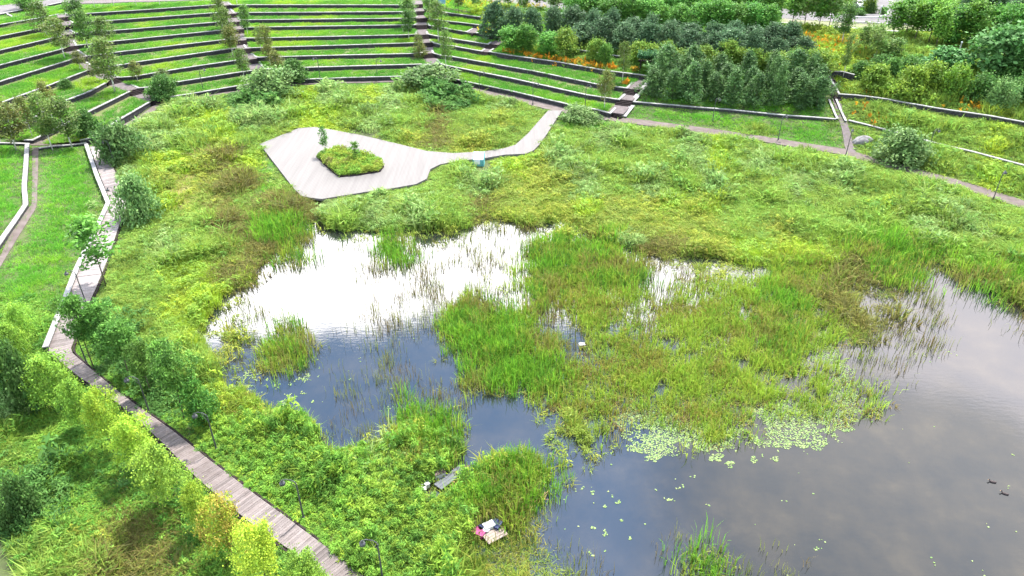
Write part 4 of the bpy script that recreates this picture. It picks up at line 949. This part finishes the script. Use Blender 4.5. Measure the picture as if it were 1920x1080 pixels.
def T_blades(n, spread, w, lean, seed, seg=1, droop=0.):
    r = np.random.default_rng(seed); V = []; T = []; L = []
    for i in range(n):
        a = r.uniform(0, 6.28); rr_ = spread*math.sqrt(r.uniform()); bx, by = rr_*math.cos(a), rr_*math.sin(a)
        f = r.uniform(0, 6.28); fx, fy = math.cos(f)*w/2, math.sin(f)*w/2; h = r.uniform(.6, 1.)
        la = a+r.normal(0, .8); lx, ly = lean*math.cos(la)*r.uniform(.3, 1.3), lean*math.sin(la)*r.uniform(.3, 1.3)
        o = len(V)
        if seg == 1:
            V += [(bx-fx, by-fy, 0), (bx+fx, by+fy, 0), (bx+lx, by+ly, h)]; T += [(o, o+1, o+2)]; L += [i]*3
        else:
            m_ = .62; V += [(bx-fx, by-fy, -.05), (bx+fx, by+fy, -.05), (bx+lx*.35-fx*.8, by+ly*.35-fy*.8, h*m_), (bx+lx*.35+fx*.8, by+ly*.35+fy*.8, h*m_), (bx+lx*(1+droop), by+ly*(1+droop), h*(1-droop*.35))]
            T += [(o, o+1, o+3), (o, o+3, o+2), (o+2, o+3, o+4)]; L += [i]*5
    return np.array(V), np.array(T), np.array(L), n
def T_leafy(n, rx, size, seed, up=.5, tall=False, el=3.2):
    r = np.random.default_rng(seed); th = r.uniform(0, 6.28, n); u = r.uniform(0, 1, n)**.5; z = r.uniform(.08, 1, n)**(.7)
    rad = rx*u*(np.sqrt(np.clip(1.05-z*z, 0, 1)) if not tall else (1-.55*z))
    P = np.stack([rad*np.cos(th), rad*np.sin(th), z], 1); V, T = leaf_quads(P, size, r, up, el)
    return V, T, np.repeat(np.arange(n), 4), n
def scatter(tmpls, pos, h, wd, col, r, jit=.3):
    """one copy of a template per position -> arrays of verts, tris, colours"""
    Vs, Ts, Cs = [], [], []; off = 0; which = r.integers(0, len(tmpls), len(pos))
    for k, (V, T, L, nl) in enumerate(tmpls):
        m = which == k; n = int(m.sum())
        if not n: continue
        a = r.uniform(0, 6.28, n); ca, sa = np.cos(a)[:, None], np.sin(a)[:, None]; w_ = wd[m][:, None]; p = pos[m]
        X = (V[None, :, 0]*ca-V[None, :, 1]*sa)*w_+p[:, 0:1]; Y = (V[None, :, 0]*sa+V[None, :, 1]*ca)*w_+p[:, 1:2]; Z = V[None, :, 2]*h[m][:, None]+p[:, 2:3]
        Vs.append(np.stack([X, Y, Z], -1).reshape(-1, 3).astype(np.float32))
        Ts.append((T[None]+(np.arange(n)*len(V))[:, None, None]+off).reshape(-1, 3).astype(np.int32)); off += n*len(V)
        j = r.uniform(1-jit, 1+jit, (n, nl, 1))*r.uniform(.92, 1.08, (n, nl, 3)); Cs.append((col[m][:, None, :]*j)[:, L].reshape(-1, 3).astype(np.float32))
    return Vs, Ts, Cs, off
class Stuff:
    def __init__(s): s.V, s.T, s.C, s.n = [], [], [], 0
    def add(s, *a, **k):
        V, T, C, n = scatter(*a, **k); s.V += V; s.T += [t+s.n for t in T]; s.C += C; s.n += n
    def build(s, name, mat, label, cat):
        if not s.V: return
        o = link(name, mesh_tris(name, np.concatenate(s.V), np.concatenate(s.T), mat, np.concatenate(s.C))); tag(o, label, cat, kind='stuff'); return o
TG = [T_blades(15, .45, .08, .38, i) for i in range(5)]                 # grass tuft (unit height)
TGN = [T_blades(22, .45, .055, .4, 60+i) for i in range(5)]             # finer tuft for near ground
TS = [T_blades(13, .45, .075, .55, 10+i, 2, .5) for i in range(5)]      # sedge
TR = [T_blades(8, .55, .06, .34, 20+i, 2, .5) for i in range(7)]       # reed clump
TW = [T_blades(3, .55, .045, .28, 30+i, 2, .3) for i in range(6)]       # loose reeds
TL = [T_leafy(22, .62, .125, 40+i, .45) for i in range(6)]                # leafy herb
TLN = [T_leafy(30, .60, .105, 50+i, .4) for i in range(6)]               # finer leafy herb, near
TM = [T_leafy(64, .5, .065, 70+i, .2, True, 4.5) for i in range(6)]          # tall leafy stems

sr = np.random.default_rng(99)
NC = 330000
az = sr.uniform(-R(46), R(46), NC); lr = sr.uniform(19**.5, 235**.5, NC)**2
px_, py_ = lr*np.sin(az), lr*np.cos(az)
keep = np.ones(NC, bool)
for e in EXCL: keep &= ~inside(e, px_, py_)
keep &= ~(sdist(TERR, px_, py_) > -.3)
CLEAR = [Gs([(885,735),(985,748),(1030,800),(1037,860),(905,864),(880,890),(858,880),(875,800)], .1), Gs([(800,938),(842,905),(868,890),(872,905),(835,935),(812,948)], .1), Gs([(872,336),(928,336),(922,296),(878,296)], .5), Gs([(890,1012),(905,985),(945,975),(950,1000),(915,1018)], .1)]
for e in CLEAR: keep &= ~inside(e, px_+.5*np.sin(py_*3), py_)
keep &= sr.random(NC) < np.clip(lr/62, .3, 1)
px_, py_, lr = px_[keep], py_[keep], lr[keep]
gz = terrain(px_, py_); jx_ = .9+px_*0; LT = letters(px_+sr.normal(0, .75, len(px_)), py_+sr.normal(0, 1.1, len(px_)))
inpond = gz < -.02
# open water keeps only what grows in water; land never shows a water letter
LT = np.where(~inpond & np.isin(LT, list('.lkw')), np.where(sr.random(len(LT)) < .5, 'o', 'r'), LT)
LT = np.where(inpond & np.isin(LT, list('gGysdDtmp')), np.where(sr.random(len(LT)) < .25, 'o', '.'), LT)
edge_d = np.full(len(px_), 9.)
for e in EXCL: edge_d = np.minimum(edge_d, dist(e, px_, py_))
for e in SWALLS: edge_d = np.minimum(edge_d, dist(e, px_, py_, False))
low = .42+.58*sm(edge_d, .3, 3.2)
mound = sm(fbm(px_*.30, py_*.30, 71), .46, .74); dark_p = sm(fbm(px_*.55, py_*.55, 73), .58, .72)
hue = fbm(px_*.33, py_*.33, 41); hue2 = fbm(px_*1.1, py_*1.1, 43)
lod = np.clip(lr/62, .8, 3.2)           # plants stand for wider clumps farther off
# species table: letter -> [(templates near, far, height lo-hi, width, colour list, chance)]
C_ = lambda *c: np.array(c)
SPEC = {
 'G': [(TGN, TG, .28, .5, 1.0, C_((.075,.225,.024), (.105,.265,.028), (.060,.185,.026), (.14,.28,.03)), .9)],
 'g': [(TLN, TL, .4, 1.0, 1.0, C_((.105,.195,.038), (.130,.230,.042), (.085,.165,.036), (.15,.23,.045)), .22), (TS, TS, .7, 1.4, 1.0, C_((.135,.215,.040), (.165,.235,.048), (.11,.19,.036)), .42), (TGN, TG, .6, 1.25, 1.0, C_((.125,.215,.034), (.165,.24,.038), (.19,.245,.044)), .36)],
 'y': [(TGN, TG, .45, .9, 1.1, C_((.20,.285,.022), (.17,.265,.026), (.23,.29,.030)), .75), (TLN, TL, .5, .9, 1.0, C_((.15,.24,.04), (.19,.26,.03)), .25)],
 'o': [(TS, TS, .5, 1.0, 1.1, C_((.150,.200,.034), (.185,.195,.038), (.12,.175,.030), (.14,.205,.036)), .5), (TGN, TG, .5, .9, 1.0, C_((.13,.22,.03), (.165,.235,.032)), .2), (TLN, TL, .4, .9, 1.0, C_((.18,.21,.035), (.13,.17,.035)), .3)],
 's': [(TLN, TL, .7, 1.4, 1.0, C_((.125,.205,.062), (.150,.230,.078), (.105,.185,.05)), .27), (TS, TS, .9, 1.6, 1.0, C_((.16,.230,.075), (.18,.240,.085), (.13,.205,.055)), .43), (TGN, TG, .6, 1.2, 1.0, C_((.14,.22,.045), (.17,.235,.05)), .30)],
 'd': [(TLN, TL, .8, 1.6, 1.1, C_((.045,.105,.028), (.065,.14,.035)), 1.)],
 'D': [(TLN, TL, .35, .85, 1.0, C_((.065,.160,.028), (.085,.195,.032), (.110,.210,.034), (.050,.130,.026)), .5), (TS, TS, .5, 1.0, 1.1, C_((.10,.20,.03), (.14,.225,.034), (.075,.175,.028)), .5)],
 'b': [(TS, TS, .7, 1.3, 1.1, C_((.110,.098,.034), (.085,.085,.030), (.13,.125,.036)), .36), (TR, TR, .8, 1.5, 1.0, C_((.105,.14,.03), (.13,.15,.035), (.10,.10,.035)), .22), (TS, TS, .5, .9, 1.0, C_((.12,.165,.03), (.15,.17,.035)), .26)],
 't': [(TS, TS, .25, .5, 1.2, C_((.30,.25,.12), (.24,.22,.09), (.2,.21,.06)), .9)],
 'm': [(TM, TM, .8, 1.7, 1.0, C_((.095,.200,.030), (.120,.230,.036), (.080,.170,.032), (.15,.235,.034)), .50), (TLN, TL, .6, 1.3, 1.0, C_((.175,.255,.028), (.145,.235,.032), (.10,.19,.03)), .22), (TS, TS, .8, 1.5, 1.0, C_((.13,.225,.036), (.165,.245,.04)), .28)],
 'f': [(TLN, TL, .6, 1.0, 1.0, C_((.19,.24,.04), (.14,.21,.035)), .5), (TGN, TG, .5, .8, 1.0, C_((.16,.24,.03),), .5)],
 'R': [(TR, TR, 1.5, 2.4, 1.0, C_((.075,.185,.018), (.115,.235,.022), (.06,.145,.020), (.15,.215,.028), (.14,.14,.04)), .55), (TS, TS, .7, 1.2, 1.0, C_((.13,.15,.035),), .12)],
 'r': [(TR, TR, .9, 1.7, 1.0, C_((.145,.225,.026), (.165,.22,.030), (.115,.20,.024), (.16,.165,.034)), .48), (TS, TS, .4, .9, 1.0, C_((.17,.175,.040), (.14,.19,.035), (.15,.12,.045)), .17)],
 'u': [(TS, TS, .5, 1.0, 1.0, C_((.15,.20,.034), (.185,.19,.038), (.12,.17,.030)), .55), (TGN, TG, .5, 1.0, 1.0, C_((.14,.235,.03), (.11,.20,.03)), .35)],
 'w': [(TW, TW, .8, 1.8, 1.0, C_((.075,.095,.024), (.11,.125,.03), (.09,.075,.03)), .40)],
}
herbs, grass, reeds, sedge = Stuff(), Stuff(), Stuff(), Stuff()
dest = {'G': grass, 'y': grass, 'R': reeds, 'r': reeds, 'w': reeds, 'o': sedge, 'b': sedge, 't': sedge}
for L_, rows_ in SPEC.items():
    im = np.where(LT == L_)[0]
    if not len(im): continue
    u = sr.random(len(im)); acc = 0.
    for near_t, far_t, h0, h1, wd, cols, ch in rows_:
        sel = im[(u >= acc) & (u < acc+ch)]; acc += ch
        for tm_, mm_ in ((near_t, lr[sel] < 85), (far_t, lr[sel] >= 85)):
            s_ = sel[mm_]
            if not len(s_): continue
            # patchy density over water
            if L_ in 'wr' : s_ = s_[(hue2[s_]*.6+hue[s_]*.4 > (.47 if L_ == 'w' else .41)) | (~inpond[s_] & (L_ == 'r'))]
            if L_ in 'ob': s_ = s_[~inpond[s_] | ((sr.random(len(s_)) < .5) & (hue2[s_] > .42))]
            n = len(s_); nn_ = np.clip(hue[s_]*1.6-.3+sr.normal(0, .18, n), 0, .999)
            c = cols[(nn_*len(cols)).astype(int)]*(1+.45*(hue2[s_]-.5))[:, None]
            if L_ in 'gsmyD': c = c*(1-.38*dark_p[s_]*(sr.random(n) < .7))[:, None]
            h = sr.uniform(h0, h1, n)*(.45+.9*hue2[s_])*low[s_]*(1 if L_ in 'GRrw' else .72+1.05*mound[s_])
            z = np.maximum(gz[s_], -.12)-.03
            tall = L_ in 'Rrw'
            lw = lod[s_]**.5 if tall else lod[s_]**.55
            w_ = wd*sr.uniform(.75, 1.25, n)*lw*(1 if tall else (.55+.45*h))
            if not tall: h = h*np.where(lod[s_] > 1.6, 1.1, 1.0)
            dst = dest.get(L_, herbs)
            dst.add(tm_, np.stack([px_[s_], py_[s_], z], 1), h, w_, c, sr, jit=.22)
herbs.build('marsh_herbs', M_PLANT, "mixed leafy herbs covering the wetland and slopes", 'herbs')
reeds.build('reeds', M_PLANT, "green and olive reeds standing in and around the pond", 'reeds')
sedge.build('sedge', M_PLANT, "olive and brown sedge tussocks around the pond", 'sedge')
# lily pads
r = np.random.default_rng(55); n = 150000
az = r.uniform(-R(46), R(46), n*3); d_ = np.exp(r.uniform(math.log(24), math.log(95), n*3)); lx, ly = d_*np.sin(az), d_*np.cos(az)
ll = letters(lx, ly, .1); pn = fbm(lx*.8, ly*.8, 61)*.6+fbm(lx*2.4, ly*2.4, 62)*.4; wet = terrain(lx, ly) < -.02
ok = wet & (((ll == 'l') & (pn > .27)) | ((ll == 'k') & (pn > .60)) | ((ll == 'r') & (pn > .60) & (r.random(len(lx)) < .5)) | (np.isin(ll, ['.', 'w']) & (pn > .72) & (r.random(len(lx)) < .12)))
lx, ly = lx[ok], ly[ok]; a6 = np.arange(7)*2*math.pi/7.6
PV = np.r_[[(0, 0, .004)], np.stack([np.cos(a6), np.sin(a6), a6*0], 1)]; PT = np.array([(0, i, i+1) for i in range(1, 7)])
st_ = Stuff(); nn = len(lx)
st_.add([(PV, PT, np.zeros(8, int), 1)], np.stack([lx, ly, r.uniform(.012, .035, nn)], 1), np.ones(nn), r.uniform(.03, .075, nn), np.array([(.15,.215,.085), (.12,.185,.07), (.18,.23,.105)])[r.integers(0, 3, nn)], r, jit=.2)
st_.build('lily_pads', M_PLANT, "pale green lily pads floating on the pond", 'lily pads')
# island planting, grass on the treads, planted flowers
IWp = np.array(IW); n = 2600; ix = r.uniform(IWp[:, 0].min(), IWp[:, 0].max(), n); iy = r.uniform(IWp[:, 1].min(), IWp[:, 1].max(), n); ok = sdist(IW, ix, iy) > .1; ix, iy = ix[ok], iy[ok]; n = len(ix)
isle = Stuff(); hn = fbm(ix*.9, iy*.9, 5)
isle.add(TL, np.stack([ix, iy, np.full(n, PLZ+.03)], 1), r.uniform(.35, 1.0, n)*(.5+hn), r.uniform(.5, .9, n), np.array([(.15,.24,.035), (.12,.215,.035), (.18,.235,.04), (.15,.16,.05)])[np.clip((hn*5-.6).astype(int), 0, 3)], r)
isle.build('island_plants', M_PLANT, "dense green plants filling the island in the pale deck", 'plants')
tg = Stuff(); r = np.random.default_rng(77)
for a, b_, z in TREADS:
    seg = np.hypot(*(a[1:]-a[:-1]).T); wl = np.hypot(*((b_-a).T)); area = float((seg*(wl[1:]+wl[:-1])/2).sum())
    n = int(area*5.0); t = np.searchsorted(np.cumsum(seg)/seg.sum(), r.random(n)); t = np.clip(t, 0, len(a)-2); f = r.random(n); v = r.random(n)
    wv = wl[t]; v0, v1 = .55/np.maximum(wv, 1), 1-.75/np.maximum(wv, 1)
    p0 = a[t]*(1-f)[:, None]+a[t+1]*f[:, None]; p1 = b_[t]*(1-f)[:, None]+b_[t+1]*f[:, None]
    p = p0*(1-v)[:, None]+p1*v[:, None]; edge = v1-.10*fbm(p[:, 0]*.6, p[:, 1]*.6, 3)
    ok = (v > v0) & (v < edge)
    for sc_ in STPOLY if 'STPOLY' in globals() else []: ok &= ~inside(sc_, p[:, 0], p[:, 1])
    p = p[ok]; n = len(p); hh = fbm(p[:, 0]*.16, p[:, 1]*.16, 14); h2 = fbm(p[:, 0]*.7, p[:, 1]*.7, 15)
    c = np.array([(.055,.170,.022), (.078,.20,.024), (.110,.235,.024), (.165,.265,.024)])[np.clip((hh*7-2.0+r.normal(0, .4, n)).astype(int), 0, 3)]*(.8+.4*h2)[:, None]
    tg.add(TG, np.column_stack([p, np.full(n, z-.02)]), r.uniform(.25, .5, n)*(.5+h2), r.uniform(.75, 1.15, n), c, r, jit=.22)
tg.build('terrace_grass', M_PLANT, "lush green grass on the terrace treads", 'grass')
grass.build('lawn_grass', M_PLANT, "bright green lawn grass and yellow green meadow grass", 'grass')
fl = Stuff()
def flowers(pts, n, spread, cols, size=.14, h=(.5, .9)):
    P = np.array([hit(*p) for p in pts]); i = r.integers(0, max(1, len(P)-1), n); f = r.random(n)[:, None]
    q = (P[i]*(1-f)+P[np.minimum(i+1, len(P)-1)]*f)[:, :2]+r.normal(0, 1, (n, 2))*np.array(spread)
    z = np.array([down(*v) for v in q])
    fl.add([T_leafy(7, .6, .4, 90+k) for k in range(4)], np.column_stack([q, z]), r.uniform(*h, n), r.uniform(.6, 1., n)*size*4, np.array(cols)[r.integers(0, len(cols), n)], r)
OR = [(.55,.26,.02), (.62,.34,.03), (.5,.2,.02), (.2,.22,.04)]
flowers([(985,104),(1035,112),(1080,120),(1130,129)], 150, (1.0,.4), OR); flowers([(1115,125),(1150,131)], 60, (1,.4), OR); flowers([(1168,159),(1176,156)], 16, (.4,.3), OR); flowers([(1190,134)]*2, 16, (.4,.3), OR)
flowers([(950,98),(975,102)], 30, (.8,.4), OR); flowers([(1505,78),(1530,84),(1560,80),(1590,92)], 260, (3.5,4), OR[:3]+[(.3,.27,.04)]*2); flowers([(1640,175),(1620,172)], 40, (1.5,.8), [(.5,.40,.03), (.4,.3,.03)])
flowers([(1790,195),(1830,198),(1850,192)], 50, (2,1.2), OR); flowers([(860,4),(900,8),(950,14),(1000,16)], 160, (3.5,1.5), [(.45,.40,.03), (.5,.36,.03), (.3,.32,.03)]); flowers([(1080,18),(1130,30)], 30, (2,2), OR); flowers([(1610,185),(1640,230),(1625,234)], 30, (1.5,2), OR); flowers([(905,62),(915,72)], 30, (.8,1), [(.45,.4,.03)])
fl.build('orange_flowers', M_PLANT, "orange and yellow flowers in drifts on the upper slopes", 'flowers')
print('verts', sum(len(o.data.vertices) for o in S.objects if o.type == 'MESH'))
